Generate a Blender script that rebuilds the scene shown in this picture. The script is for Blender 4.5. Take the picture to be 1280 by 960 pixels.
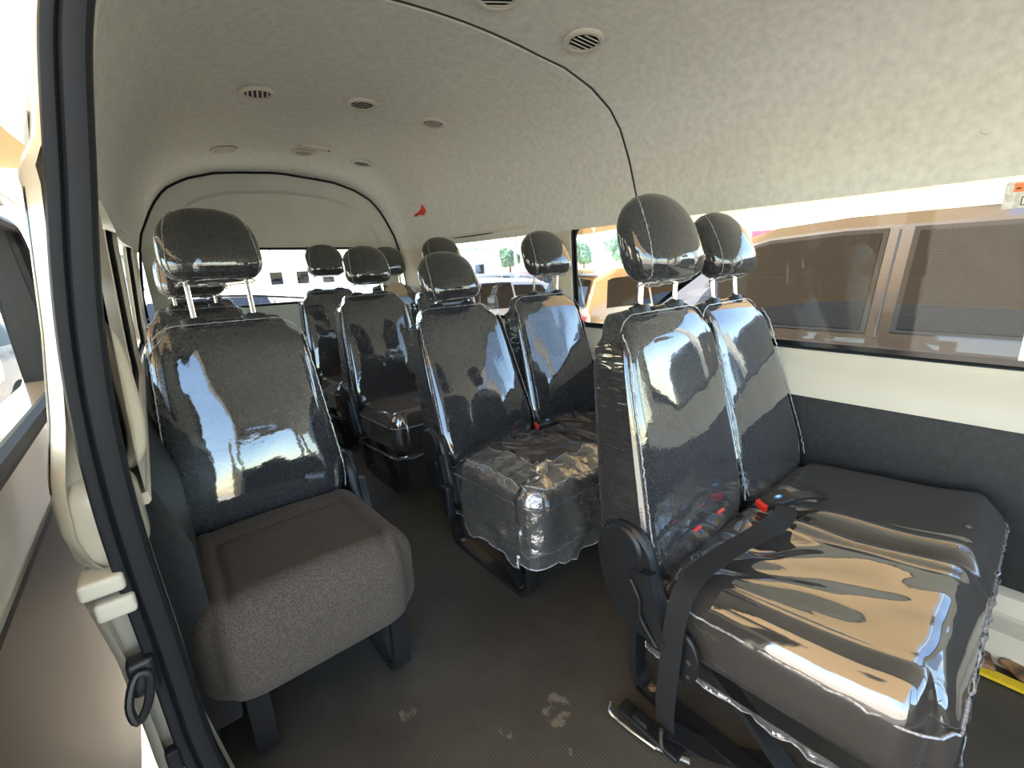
import bpy, bmesh, math, random
from mathutils import Vector, Matrix, noise
random.seed(7)
for o in list(bpy.data.objects): bpy.data.objects.remove(o)
SC = bpy.context.scene
COL = SC.collection
PI = math.pi

# ---------------------------------------------------------------- camera, world, sun, exposure
CAM_H = 1.08
def make_camera():
    vl, vt = (176 - 640, 353 - 480), (1340 - 640, 305 - 480)
    f = math.sqrt(-(vl[0] * vt[0] + vl[1] * vt[1]))
    l = Vector((vl[0], vl[1], f)).normalized()
    t = Vector((vt[0], vt[1], f)); t = (t - l * t.dot(l)).normalized()
    u = l.cross(t)
    if u.y > 0: u = -u
    right = Vector((t.x, l.x, u.x)); down = Vector((t.y, l.y, u.y)); fwd = Vector((t.z, l.z, u.z))
    cd = bpy.data.cameras.new('camera'); co = bpy.data.objects.new('camera', cd); COL.objects.link(co)
    cd.sensor_fit = 'HORIZONTAL'; cd.sensor_width = 36; cd.lens = f / 1280 * 36
    cd.clip_start = 0.02; cd.clip_end = 500
    m = Matrix.Identity(4)
    for i in range(3):
        m[i][0] = right[i]; m[i][1] = -down[i]; m[i][2] = -fwd[i]
    m[2][3] = CAM_H
    co.matrix_world = m
    SC.camera = co
make_camera()
W = bpy.data.worlds.new('sky'); SC.world = W; W.use_nodes = True
wn = W.node_tree; wn.nodes.clear()
wo = wn.nodes.new('ShaderNodeOutputWorld'); wb = wn.nodes.new('ShaderNodeBackground'); ws = wn.nodes.new('ShaderNodeTexSky')
ws.sky_type = 'NISHITA'; ws.sun_disc = False; ws.sun_elevation = math.radians(52); ws.sun_rotation = math.radians(-45)
ws.air_density = 1.3; ws.dust_density = .6; ws.ozone_density = 1.5
wb.inputs['Strength'].default_value = 0.42
wn.links.new(ws.outputs[0], wb.inputs[0]); wn.links.new(wb.outputs[0], wo.inputs[0])
sd = bpy.data.lights.new('sun', 'SUN'); sd.energy = 8.0; sd.angle = math.radians(1.0); sd.color = (1, .95, .86)
so = bpy.data.objects.new('sun', sd); COL.objects.link(so)
so.rotation_euler = Vector((-0.42, 0.42, 1.0)).to_track_quat('Z', 'Y').to_euler()
SC.view_settings.view_transform = 'Standard'; SC.view_settings.look = 'None'
SC.view_settings.gamma = 1; SC.view_settings.use_curve_mapping = False
SC.view_settings.exposure = 1.52

# ---------------------------------------------------------------- helpers
def setp(o, label=None, cat=None, group=None, kind=None):
    if label: o['label'] = label
    if cat: o['category'] = cat
    if group: o['group'] = group
    if kind: o['kind'] = kind
    return o
def mk(name, V, F, mat=None, parent=None, smooth=True, angle=None):
    me = bpy.data.meshes.new(name)
    me.from_pydata([tuple(v) for v in V], [], F); me.update()
    bm = bmesh.new(); bm.from_mesh(me)
    bmesh.ops.recalc_face_normals(bm, faces=bm.faces)
    if angle is not None:
        for f in bm.faces: f.smooth = True
        for e in bm.edges:
            if len(e.link_faces) == 2 and e.calc_face_angle(0) > angle: e.smooth = False
    else:
        for f in bm.faces: f.smooth = smooth
    bm.to_mesh(me); bm.free()
    o = bpy.data.objects.new(name, me); COL.objects.link(o)
    if mat: me.materials.append(mat)
    if parent: o.parent = parent
    return o
def empty(name, loc=(0, 0, 0), rz=0):
    o = bpy.data.objects.new(name, None); COL.objects.link(o); o.location = loc; o.rotation_euler = (0, 0, rz)
    o.empty_display_size = .1
    return o
def copy_tree(o, parent=None):
    c = o.copy(); COL.objects.link(c); c.parent = parent
    for ch in list(o.children): copy_tree(ch, c)
    return c
class MB:
    def __init__(s): s.V = []; s.F = []
    def add(s, V, F):
        n = len(s.V); s.V += [Vector(v) for v in V]; s.F += [tuple(i + n for i in f) for f in F]; return s
    def box(s, a, b, bev=0):
        x0, y0, z0 = a; x1, y1, z1 = b
        if bev:
            c = Vector(((x0+x1)/2, (y0+y1)/2, (z0+z1)/2))
            V, F = rbox(abs(x1-x0)/2, abs(y1-y0)/2, abs(z1-z0)/2, bev, [3, 3, 3], 2)
            return s.add([v + c for v in V], F)
        V = [(x, y, z) for x in (x0, x1) for y in (y0, y1) for z in (z0, z1)]
        return s.add(V, [(0,1,3,2),(4,6,7,5),(0,4,5,1),(2,3,7,6),(0,2,6,4),(1,5,7,3)])
    def tube(s, pts, r, n=10, cap=True, closed=False, rr=None):
        pts = [Vector(p) for p in pts]; N = len(pts); V = []; F = []
        prev = None
        for i, p in enumerate(pts):
            if closed: d = pts[(i+1) % N] - pts[i-1]
            else: d = pts[min(i+1, N-1)] - pts[max(i-1, 0)]
            if d.length < 1e-9: d = Vector((0, 0, 1))
            d.normalize()
            if prev is None:
                a = Vector((0, 0, 1)) if abs(d.z) < .9 else Vector((1, 0, 0))
                e1 = d.cross(a).normalized()
            else:
                e1 = (prev - d * prev.dot(d)).normalized()
            prev = e1; e2 = d.cross(e1)
            ri = rr[i] if rr else r
            for k in range(n):
                t = 2 * PI * k / n
                V.append(p + (e1 * math.cos(t) + e2 * math.sin(t)) * ri)
        for i in range(N if closed else N - 1):
            j = (i + 1) % N
            for k in range(n):
                F.append((i*n+k, i*n+(k+1) % n, j*n+(k+1) % n, j*n+k))
        if cap and not closed:
            F.append(tuple(range(n))); F.append(tuple((N-1)*n + k for k in range(n)))
        return s.add(V, F)
    def ribbon(s, pts, wdir, w, th):
        """flat bar swept along pts; wdir = width direction (vector or list), th = thickness"""
        pts = [Vector(p) for p in pts]; N = len(pts); V = []; F = []
        for i, p in enumerate(pts):
            d = (pts[min(i+1, N-1)] - pts[max(i-1, 0)]).normalized()
            wd = Vector(wdir[i] if isinstance(wdir, list) else wdir)
            wd = (wd - d * wd.dot(d)).normalized(); nn = d.cross(wd)
            for a, b in ((-1,-1),(1,-1),(1,1),(-1,1)):
                V.append(p + wd * (a*w/2) + nn * (b*th/2))
        for i in range(N-1):
            for k in range(4):
                F.append((i*4+k, i*4+(k+1) % 4, i*4+4+(k+1) % 4, i*4+4+k))
        F.append((0,1,2,3)); F.append(tuple((N-1)*4+k for k in (3,2,1,0)))
        return s.add(V, F)
    def lathe(s, prof, c=(0,0,0), n=24, M=None):
        V = []; F = []; m = len(prof)
        for k in range(n):
            t = 2*PI*k/n
            for r, z in prof:
                v = Vector((r*math.cos(t), r*math.sin(t), z))
                if M: v = M @ v
                V.append(v + Vector(c))
        for k in range(n):
            for i in range(m-1):
                F.append((k*m+i, ((k+1) % n)*m+i, ((k+1) % n)*m+i+1, k*m+i+1))
        return s.add(V, F)
    def prism(s, outline, x0, x1, bev=.0):
        """outline in (y,z), extruded in x with a small bevel"""
        n = len(outline); cy = sum(p[0] for p in outline)/n; cz = sum(p[1] for p in outline)/n
        def ring(x, k): return [(x, p[0] + (cy-p[0])*k, p[1] + (cz-p[1])*k) for p in outline]
        sz = max(max(p[0] for p in outline)-min(p[0] for p in outline), 1e-6)
        k = bev/sz*2; sg = 1 if x1 > x0 else -1
        R = [ring(x0, k), ring(x0+sg*bev, 0), ring(x1-sg*bev, 0), ring(x1, k)] if bev else [ring(x0, 0), ring(x1, 0)]
        V = [v for r in R for v in r]; F = []
        for j in range(len(R)-1):
            for i in range(n): F.append((j*n+i, j*n+(i+1) % n, (j+1)*n+(i+1) % n, (j+1)*n+i))
        F.append(tuple(range(n))); F.append(tuple((len(R)-1)*n+i for i in range(n)))
        return s.add(V, F)
    def map(s, fn): s.V = [Vector(fn(v)) for v in s.V]; return s
    def build(s, name, mat, parent=None, angle=.6): return mk(name, s.V, s.F, mat, parent, angle=angle)
def rbox(hx, hy, hz, r, n, seg=4):
    """rounded box; n = grid per axis inside, seg = rows in the rounding"""
    def axis(h, k):
        a = []
        for i in range(seg): a.append(-h + r * (1 - math.cos(PI/2 * i/seg)) if False else -h + r * i/seg)
        for i in range(k+1): a.append(-h + r + (2*h-2*r) * i/k)
        for i in range(seg): a.append(h - r + r * (i+1)/seg)
        return a
    A = [axis(hx, n[0]), axis(hy, n[1]), axis(hz, n[2])]
    H = (hx, hy, hz); idx = {}; V = []; F = []
    def vid(i, j, k):
        key = (i, j, k)
        if key not in idx:
            p = Vector((A[0][i], A[1][j], A[2][k]))
            q = Vector([max(-(H[c]-r), min(H[c]-r, p[c])) for c in range(3)])
            # tangent-spaced rounding
            d = p - q
            for c in range(3):
                d[c] = math.tan(d[c]/r * PI/4) * r if abs(d[c]) > 0 else 0
            if d.length > 1e-9: d = d.normalized() * r
            idx[key] = len(V); V.append(q + d)
        return idx[key]
    L = [len(a)-1 for a in A]
    for ax in range(3):
        b, c = [(1, 2), (0, 2), (0, 1)][ax]
        for side in (0, L[ax]):
            for i in range(L[b]):
                for j in range(L[c]):
                    q = []
                    for di, dj in ((0,0),(1,0),(1,1),(0,1)):
                        e = [0, 0, 0]; e[ax] = side; e[b] = i+di; e[c] = j+dj
                        q.append(vid(*e))
                    F.append(tuple(q))
    return V, F
def roundrect_warp(a, b, ha, hb, Rfn):
    M = max(abs(a)/ha, abs(b)/hb)
    if M < 1e-6: return a, b
    qa, qb = a/M, b/M; R = Rfn(qa, qb)
    ia = max(-(ha-R), min(ha-R, qa)); ib = max(-(hb-R), min(hb-R, qb))
    da, db = qa-ia, qb-ib
    if abs(da) > 1e-9 and abs(db) > 1e-9:
        # corner: spread by angle
        d = math.hypot(da, db); m = max(abs(da), abs(db))
        da, db = da/d*R, db/d*R
    # blend so interior is not distorted
    k = M**3
    ta, tb = M*(ia+da), M*(ib+db)
    return a + (ta-a)*k, b + (tb-b)*k
def smooth_loop(P, n=6, closed=True):
    out = []; N = len(P)
    rng = range(N) if closed else range(N-1)
    for i in rng:
        if closed: p0, p1, p2, p3 = P[i-1], P[i], P[(i+1) % N], P[(i+2) % N]
        else: p0, p1, p2, p3 = P[max(i-1,0)], P[i], P[i+1], P[min(i+2,N-1)]
        for k in range(n):
            t = k/n
            out.append(tuple(.5*((2*b)+(-a+c)*t+(2*a-5*b+4*c-d)*t*t+(-a+3*b-3*c+d)*t**3) for a,b,c,d in zip(p0,p1,p2,p3)))
    if not closed: out.append(tuple(P[-1]))
    return out
def lerp_tab(tab, x):
    if x <= tab[0][0]: return tab[0][1]
    for (a, va), (b, vb) in zip(tab, tab[1:]):
        if x <= b: return va + (vb-va)*(x-a)/(b-a)
    return tab[-1][1]
def smo(x, a, b):
    t = max(0, min(1, (x-a)/(b-a))); return t*t*(3-2*t)
def gauss(x, s): return math.exp(-(x/s)**2)
def nz(*v): return noise.noise(Vector(v))

# ---------------------------------------------------------------- materials
def newmat(name):
    m = bpy.data.materials.new(name); m.use_nodes = True
    nt = m.node_tree; return m, nt, nt.nodes['Principled BSDF']
def pmat(name, col, rough=.5, metal=0, coat=0, coat_rough=.03, coat_ior=1.5, nscale=0, namt=.1, bump=0, bscale=200, spec=.5, sheen=0):
    m, nt, p = newmat(name)
    p.inputs['Base Color'].default_value = (*col, 1); p.inputs['Roughness'].default_value = rough
    p.inputs['Metallic'].default_value = metal; p.inputs['Specular IOR Level'].default_value = spec
    p.inputs['Coat Weight'].default_value = coat; p.inputs['Coat Roughness'].default_value = coat_rough; p.inputs['Coat IOR'].default_value = coat_ior
    p.inputs['Sheen Weight'].default_value = sheen
    tc = nt.nodes.new('ShaderNodeTexCoord')
    if nscale:
        n = nt.nodes.new('ShaderNodeTexNoise'); n.inputs['Scale'].default_value = nscale; n.inputs['Detail'].default_value = 6
        nt.links.new(tc.outputs['Object'], n.inputs['Vector'])
        r = nt.nodes.new('ShaderNodeValToRGB'); r.color_ramp.elements[0].position = .3; r.color_ramp.elements[1].position = .7
        r.color_ramp.elements[0].color = (*[c*(1-namt) for c in col], 1); r.color_ramp.elements[1].color = (*[min(1, c*(1+namt)) for c in col], 1)
        nt.links.new(n.outputs[0], r.inputs[0]); nt.links.new(r.outputs[0], p.inputs['Base Color'])
    if bump:
        n = nt.nodes.new('ShaderNodeTexNoise'); n.inputs['Scale'].default_value = bscale; n.inputs['Detail'].default_value = 3
        nt.links.new(tc.outputs['Object'], n.inputs['Vector'])
        b = nt.nodes.new('ShaderNodeBump'); b.inputs['Strength'].default_value = bump; b.inputs['Distance'].default_value = .002
        nt.links.new(n.outputs[0], b.inputs['Height']); nt.links.new(b.outputs[0], p.inputs['Normal'])
    return m
def fabric(name, c0, c1, coat=0, scale=260, wr=0, wscale=(20, 20, 20), coat_ior=1.75, stripes=False, rough=.75):
    """woven seat cloth; coat > 0 = under a clear plastic film whose wrinkles bend only the coat's normal"""
    m, nt, p = newmat(name); N = nt.nodes.new; Lk = nt.links.new
    tc = N('ShaderNodeTexCoord')
    if stripes:
        v = N('ShaderNodeTexWave'); v.bands_direction = 'DIAGONAL'; v.inputs['Scale'].default_value = scale*.16; v.inputs['Distortion'].default_value = 0
        v.inputs['Detail'].default_value = 1; out = v.outputs['Fac']
    else:
        v = N('ShaderNodeTexVoronoi'); v.inputs['Scale'].default_value = scale; out = v.outputs['Distance']
    Lk(tc.outputs['Object'], v.inputs['Vector'])
    r = N('ShaderNodeValToRGB'); r.color_ramp.elements[0].position = .15; r.color_ramp.elements[1].position = .65
    r.color_ramp.elements[0].color = (*c0, 1); r.color_ramp.elements[1].color = (*c1, 1)
    Lk(out, r.inputs[0]); Lk(r.outputs[0], p.inputs['Base Color'])
    b = N('ShaderNodeBump'); b.inputs['Strength'].default_value = .5; b.inputs['Distance'].default_value = .0008
    Lk(out, b.inputs['Height']); Lk(b.outputs[0], p.inputs['Normal'])
    p.inputs['Roughness'].default_value = rough; p.inputs['Specular IOR Level'].default_value = .3
    p.inputs['Sheen Weight'].default_value = .06; p.inputs['Sheen Roughness'].default_value = .5
    if coat:
        p.inputs['Coat Weight'].default_value = coat; p.inputs['Coat IOR'].default_value = coat_ior; p.inputs['Coat Roughness'].default_value = .045
        if wr:
            mp = N('ShaderNodeMapping'); mp.inputs['Scale'].default_value = wscale
            n = N('ShaderNodeTexNoise'); n.inputs['Scale'].default_value = 1; n.inputs['Detail'].default_value = 3; n.inputs['Distortion'].default_value = .6
            Lk(tc.outputs['Object'], mp.inputs[0]); Lk(mp.outputs[0], n.inputs['Vector'])
            b2 = N('ShaderNodeBump'); b2.inputs['Strength'].default_value = wr; b2.inputs['Distance'].default_value = .006
            Lk(n.outputs[0], b2.inputs['Height']); Lk(b2.outputs[0], p.inputs['Coat Normal'])
    return m
def glassy(name, tint=(.93,.96,.95), refl=.06, rough=0.0):
    m = bpy.data.materials.new(name); m.use_nodes = True; nt = m.node_tree; nt.nodes.clear()
    N = nt.nodes.new; o = N('ShaderNodeOutputMaterial'); t = N('ShaderNodeBsdfTransparent'); g = N('ShaderNodeBsdfGlossy'); mx = N('ShaderNodeMixShader')
    fr = N('ShaderNodeFresnel'); fr.inputs[0].default_value = 1.5
    t.inputs[0].default_value = (*tint, 1); g.inputs['Roughness'].default_value = rough
    ma = N('ShaderNodeMath'); ma.operation = 'MULTIPLY_ADD'; ma.inputs[1].default_value = min(1.0, refl/.04); ma.inputs[2].default_value = max(0, refl-.04)
    nt.links.new(fr.outputs[0], ma.inputs[0]); nt.links.new(ma.outputs[0], mx.inputs[0])
    nt.links.new(t.outputs[0], mx.inputs[1]); nt.links.new(g.outputs[0], mx.inputs[2]); nt.links.new(mx.outputs[0], o.inputs[0])
    return m, nt, mx, g
def film_mat():
    m, nt, mx, g = glassy('clear_plastic_film', (.90,.90,.89), .34, .08)
    N = nt.nodes.new; tc = N('ShaderNodeTexCoord'); n = N('ShaderNodeTexNoise'); n.inputs['Scale'].default_value = 30; n.inputs['Detail'].default_value = 4
    b = N('ShaderNodeBump'); b.inputs['Strength'].default_value = 1.0; b.inputs['Distance'].default_value = .012
    nt.links.new(tc.outputs['Object'], n.inputs['Vector']); nt.links.new(n.outputs[0], b.inputs['Height']); nt.links.new(b.outputs[0], g.inputs['Normal'])
    d = N('ShaderNodeBsdfDiffuse'); d.inputs[0].default_value = (.75, .76, .76, 1); m2 = N('ShaderNodeMixShader'); m2.inputs[0].default_value = .07
    nt.links.new(mx.outputs[0], m2.inputs[1]); nt.links.new(d.outputs[0], m2.inputs[2])
    out = [q for q in nt.nodes if q.type == 'OUTPUT_MATERIAL'][0]; nt.links.new(m2.outputs[0], out.inputs[0])
    return m
def floor_mat():
    m, nt, p = newmat('ribbed_vinyl'); N = nt.nodes.new; Lk = nt.links.new
    tc = N('ShaderNodeTexCoord')
    n = N('ShaderNodeTexNoise'); n.inputs['Scale'].default_value = 3.5; n.inputs['Detail'].default_value = 7; n.inputs['Roughness'].default_value = .65
    Lk(tc.outputs['Object'], n.inputs['Vector'])
    r = N('ShaderNodeValToRGB'); r.color_ramp.elements[0].position = .3; r.color_ramp.elements[1].position = .75
    r.color_ramp.elements[0].color = (.060, .053, .042, 1); r.color_ramp.elements[1].color = (.110, .098, .078, 1)
    Lk(n.outputs[0], r.inputs[0])
    # worn pale scuffs: patches near three places, broken by noise
    n2 = N('ShaderNodeTexNoise'); n2.inputs['Scale'].default_value = 28; n2.inputs['Detail'].default_value = 5
    Lk(tc.outputs['Object'], n2.inputs['Vector'])
    last = None
    for (cx, cy, rad) in SCUFFS:
        d = N('ShaderNodeVectorMath'); d.operation = 'DISTANCE'; d.inputs[1].default_value = (cx, cy, 0); Lk(tc.outputs['Object'], d.inputs[0])
        mr = N('ShaderNodeMapRange'); mr.inputs[1].default_value = rad*.4; mr.inputs[2].default_value = rad; mr.inputs[3].default_value = 1; mr.inputs[4].default_value = 0
        Lk(d.outputs['Value'], mr.inputs[0])
        if last is None: last = mr.outputs[0]
        else:
            mx = N('ShaderNodeMath'); mx.operation = 'MAXIMUM'; Lk(last, mx.inputs[0]); Lk(mr.outputs[0], mx.inputs[1]); last = mx.outputs[0]
    ml = N('ShaderNodeMath'); ml.operation = 'MULTIPLY'; Lk(last, ml.inputs[0]); Lk(n2.outputs[0], ml.inputs[1])
    rr = N('ShaderNodeValToRGB'); rr.color_ramp.elements[0].position = .46; rr.color_ramp.elements[1].position = .56; Lk(ml.outputs[0], rr.inputs[0])
    w = N('ShaderNodeTexWave'); w.inputs['Scale'].default_value = 42; w.bands_direction = 'X'; Lk(tc.outputs['Object'], w.inputs['Vector'])
    mm = N('ShaderNodeMath'); mm.operation = 'MULTIPLY'; Lk(rr.outputs[0], mm.inputs[0])
    w2 = N('ShaderNodeMapRange'); w2.inputs[3].default_value = .35; w2.inputs[4].default_value = .9; Lk(w.outputs['Fac'], w2.inputs[0]); Lk(w2.outputs[0], mm.inputs[1])
    mix = N('ShaderNodeMix'); mix.data_type = 'RGBA'; Lk(mm.outputs[0], mix.inputs[0]); Lk(r.outputs[0], mix.inputs[6]); mix.inputs[7].default_value = (.30, .25, .18, 1)
    Lk(mix.outputs[2], p.inputs['Base Color'])
    b = N('ShaderNodeBump'); b.inputs['Strength'].default_value = .35; b.inputs['Distance'].default_value = .001
    Lk(w.outputs['Fac'], b.inputs['Height']); Lk(b.outputs[0], p.inputs['Normal'])
    p.inputs['Roughness'].default_value = .5; p.inputs['Specular IOR Level'].default_value = .35
    return m
def sail_mat():
    m, nt, p = newmat('tan_shade_cloth'); N = nt.nodes.new
    p.inputs['Base Color'].default_value = (.52, .345, .17, 1); p.inputs['Roughness'].default_value = .9
    tr = N('ShaderNodeBsdfTranslucent'); tr.inputs[0].default_value = (.50, .32, .15, 1)
    mx = N('ShaderNodeMixShader'); mx.inputs[0].default_value = .5
    out = nt.nodes['Material Output']
    nt.links.new(p.outputs[0], mx.inputs[1]); nt.links.new(tr.outputs[0], mx.inputs[2]); nt.links.new(mx.outputs[0], out.inputs[0])
    return m
SCUFFS = [(.60, .62, .085), (.47, .66, .04), (.41, .50, .08), (.56, .52, .03), (.31, .86, .045), (.95, 1.0, .03)]
M = {
 'floor': floor_mat(),
 'headliner': pmat('headliner_felt', (.67,.67,.61), .95, nscale=45, namt=.09, bump=.18, bscale=350, spec=.1),
 'trim': pmat('cream_wall_trim', (.62,.57,.46), .38, nscale=4, namt=.05, spec=.4),
 'trimgrey': pmat('pale_grey_trim', (.62,.62,.56), .5, nscale=5, namt=.05, spec=.4),
 'blackpanel': pmat('charcoal_side_panel', (.020,.021,.022), .55, nscale=60, namt=.3, bump=.3, bscale=260, spec=.4),
 'doorpanel': pmat('brown_door_panel', (.030,.021,.014), .5, nscale=8, namt=.25, spec=.45),
 'paint': pmat('cream_paint', (.52,.47,.37), .3, coat=.5, coat_rough=.05, nscale=3, namt=.03),
 'paintout': pmat('white_paint', (.78,.77,.74), .25, coat=.8, coat_rough=.04),
 'rubber': pmat('black_rubber', (.010,.011,.014), .55, spec=.25, bump=.2, bscale=120),
 'plastic': pmat('black_plastic', (.014,.015,.017), .38, bump=.15, bscale=500),
 'metal': pmat('black_painted_steel', (.016,.016,.017), .38, coat=.2),
 'chrome': pmat('chrome', (.82,.82,.80), .12, metal=1),
 'zinc': pmat('bare_steel', (.55,.53,.48), .35, metal=1, nscale=60, namt=.3),
 'rust': pmat('rusty_bolt', (.20,.12,.06), .8, nscale=150, namt=.5),
 'web': pmat('black_webbing', (.009,.009,.010), .75, bump=.4, bscale=500),
 'red': pmat('red_plastic', (.75,.035,.02), .3),
 'blueoval': pmat('blue_oval_print', (.05,.35,.75), .3),
 'white': pmat('white_print', (.85,.85,.82), .5),
 'label': pmat('paper_label', (.70,.67,.60), .6, nscale=120, namt=.25),
 'orange': pmat('orange_print', (.88,.22,.05), .5),
 'darkink': pmat('dark_ink', (.04,.04,.04), .6),
 'yellow': pmat('yellow_strip', (.82,.56,.02), .45),
 'clutter': pmat('brown_debris', (.20,.11,.05), .7, nscale=30, namt=.8, bump=.6, bscale=80),
 'handle': pmat('beige_handle', (.66,.58,.45), .42, nscale=12, namt=.06),
 'vent': pmat('beige_vent_plastic', (.60,.57,.49), .5),
 'ventdark': pmat('dark_duct', (.008,.008,.008), .8),
 'slat': pmat('grey_slat', (.50,.48,.42), .5),
 'film_back': fabric('film_over_black_cloth', (.006,.006,.007), (.034,.034,.038), 1, 250, wr=.10, wscale=(9,9,14), coat_ior=2.15),
 'film_side': fabric('film_over_black_side', (.010,.009,.010), (.022,.020,.021), 1, 330, wr=1.0, wscale=(10,7,30), coat_ior=2.1),
 'film_head': fabric('film_over_carbon_vinyl', (.006,.006,.007), (.028,.028,.030), 1, 300, wr=.18, wscale=(22,22,16), coat_ior=1.9),
 'film_seat': fabric('film_over_brown_cloth', (.023,.019,.016), (.044,.037,.031), 1, 420, wr=.12, wscale=(12,9,12), coat_ior=2.5),
 'cloth': fabric('bare_brown_cloth', (.048,.039,.031), (.100,.082,.066), 0, 270, rough=.8),
 'beigecloth': pmat('beige_liner_cloth', (.50,.36,.22), .8, nscale=90, namt=.1),
 'film': film_mat(),
 'crinkle': pmat('welded_film_edge', (.34,.35,.36), .18, coat=1, coat_rough=.05, spec=.8, nscale=150, namt=.6),
 'glass': glassy('window_glass', (.92,.94,.93), .025)[0],
 'frit': pmat('black_glass_border', (.012,.012,.012), .15),
 'suv': pmat('bronze_metallic_paint', (.026,.017,.010), .35, metal=.1, coat=1, coat_rough=.03, coat_ior=1.45),
 'suvroof': pmat('bronze_roof_paint', (.17,.105,.055), .28, metal=.45, coat=1, coat_rough=.03, coat_ior=1.6),
 'carglass': pmat('tinted_car_glass', (.006,.006,.006), .02, spec=.35),
 'tyre': pmat('tyre_rubber', (.02,.02,.02), .8),
 'carwhite': pmat('white_car_paint', (.75,.76,.76), .25, coat=1),
 'cartan': pmat('tan_car_paint', (.42,.27,.13), .25, metal=.3, coat=1),
 'carsilver': pmat('silver_car_paint', (.45,.47,.50), .25, metal=.5, coat=1),
 'carred': pmat('red_car_paint', (.45,.05,.04), .25, coat=1),
 'lampred': pmat('red_lamp_lens', (.55,.02,.02), .15, coat=1),
 'sand': pmat('sunlit_sandy_ground', (.52,.45,.35), .95, nscale=2, namt=.15),
 'sail': sail_mat(),
 'sail2': pmat('brown_shade_cloth', (.40,.24,.10), .9),
 'pole': pmat('white_steel_pole', (.75,.75,.72), .4),
 'bldg': pmat('white_wall_render', (.78,.77,.73), .8, nscale=1, namt=.05),
 'bldgred': pmat('red_sign_panel', (.72,.06,.10), .5),
 'leaf': pmat('dusty_leaves', (.16,.26,.17), .8, nscale=3, namt=.5),
 'bark': pmat('tree_bark', (.20,.15,.10), .9),
}

# ---------------------------------------------------------------- van body: cross-section
XC = .83
# half width against height (mid section, rear section)
MID = [(0,.85),(.30,.865),(.62,.87),(.75,.885),(1.0,.885),(1.24,.862),(1.35,.845),(1.48,.79),(1.58,.73),(1.64,.665),(1.69,.56),(1.725,.42),(1.742,.20),(1.75,0)]
REAR = [(0,.80),(.30,.82),(.62,.83),(.75,.85),(1.0,.845),(1.24,.81),(1.35,.78),(1.47,.72),(1.56,.665),(1.62,.60),(1.67,.50),(1.71,.36),(1.73,.18),(1.74,0)]
def hw(z, y):
    k = max(0, min(1, (y-2.3)/1.1)); k = k*k*(3-2*k)
    return lerp_tab(MID, z)*(1-k) + lerp_tab(REAR, z)*k
YF, YR = -1.9, 3.4
def setting(o, label, cat): return setp(o, label, cat, kind='structure')

# floor
f = MB().box((-.06, .0, -.05), (XC+.88, YR+.05, 0)).build('floor', M['floor'])
f2 = MB().box((-.06, YF, -.05), (XC+.88, .0, 0))
f.data.materials[0] = M['floor']
bm = bmesh.new(); bm.from_mesh(f.data)
me2 = bpy.data.meshes.new('t'); me2.from_pydata([tuple(v) for v in f2.V], [], f2.F); bm.from_mesh(me2); bm.to_mesh(f.data); bm.free()
setting(f, 'dark brown ribbed vinyl floor with pale scuffs along the aisle', 'floor')

# ceiling: lofted headliner with a recessed seam rib, outer skin above it
def profile_pts(y, z0, grow=0, n=6):
    pts = []
    tab = [z for z in (z0, 1.30, 1.35, 1.40, 1.44, 1.48, 1.53, 1.58, 1.61, 1.64, 1.67, 1.69, 1.71, 1.725, 1.735) if z >= z0]
    right = [(XC + hw(z, y) , z) for z in tab]
    k = max(0, min(1, (y-2.3)/1.1)); zt = 1.752 - .012*k
    top = []
    hwt = hw(1.735, y)
    for i in range(1, 9):
        a = hwt*(1 - i/8); top.append((XC + a, 1.735 + (zt-1.735)*(1-(a/hwt)**2)) if i < 8 else (XC, zt))
    half = right + top
    left = [(2*XC - x, z) for x, z in reversed(half[:-1])]
    pts = half + left
    if y < .84:
        pts = [(x, z) if x > XC or z > 1.50 else (lerp_tab([(1.50, XC-hw(1.50, y)), (1.6, XC-hw(1.6, y))], 1.50) , 1.50) for x, z in pts]
    if grow:
        out = []
        for x, z in pts:
            d = Vector((x-XC, z-.9)); d2 = d.normalized()*grow; out.append((x + d2.x, z + d2.y))
        return out
    return pts
def loft(sections, ys, thick=None):
    V = []; F = []; n = len(sections[0])
    for s, y in zip(sections, ys): V += [(x, y, z) for x, z in s]
    for j in range(len(ys)-1):
        for i in range(n-1): F.append((j*n+i, j*n+i+1, (j+1)*n+i+1, (j+1)*n+i))
    return V, F
ys = [YF + (1.19-YF)*i/24 for i in range(25)] + [1.196, 1.204] + [1.21 + (YR-1.21)*i/26 for i in range(27)]
secs = []
for y in ys:
    s = profile_pts(y, 1.245)
    if y in (1.196, 1.204): s = [(XC + (x-XC)*1.006, z + .006) if x > .2 else (x, z) for x, z in s]
    secs.append(s)
cb = MB(); cb.add(*loft(secs, ys))
cb.add(*loft([profile_pts(y, 1.245, .06) for y in ys], ys))
ns = len(secs[0])
# close lower edges
for side in (0, ns-1):
    V = []; F = []
    for y, s in zip(ys, secs):
        o = profile_pts(y, 1.245, .06)
        V += [(s[side][0], y, s[side][1]), (o[side][0], y, o[side][1])]
    for j in range(len(ys)-1): F.append((2*j, 2*j+1, 2*j+3, 2*j+2))
    cb.add(V, F)
ceil = cb.build('ceiling', M['headliner'], angle=.5)
setting(ceil, 'curved beige felt headliner with a fine seam across it', 'ceiling')
# dark line in the seam
V = []; F = []
s0 = profile_pts(1.2, 1.245)
sm = MB()
for a in (1.1965, 1.2035):
    pass
sm.tube([(XC+(x-XC)*1.0035, 1.2, z+.003) for x, z in s0 if x > .2], .0028, 6)
setting(sm.build('trim_1', M['plastic']), 'thin dark seam line running across the headliner', 'seam')

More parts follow.
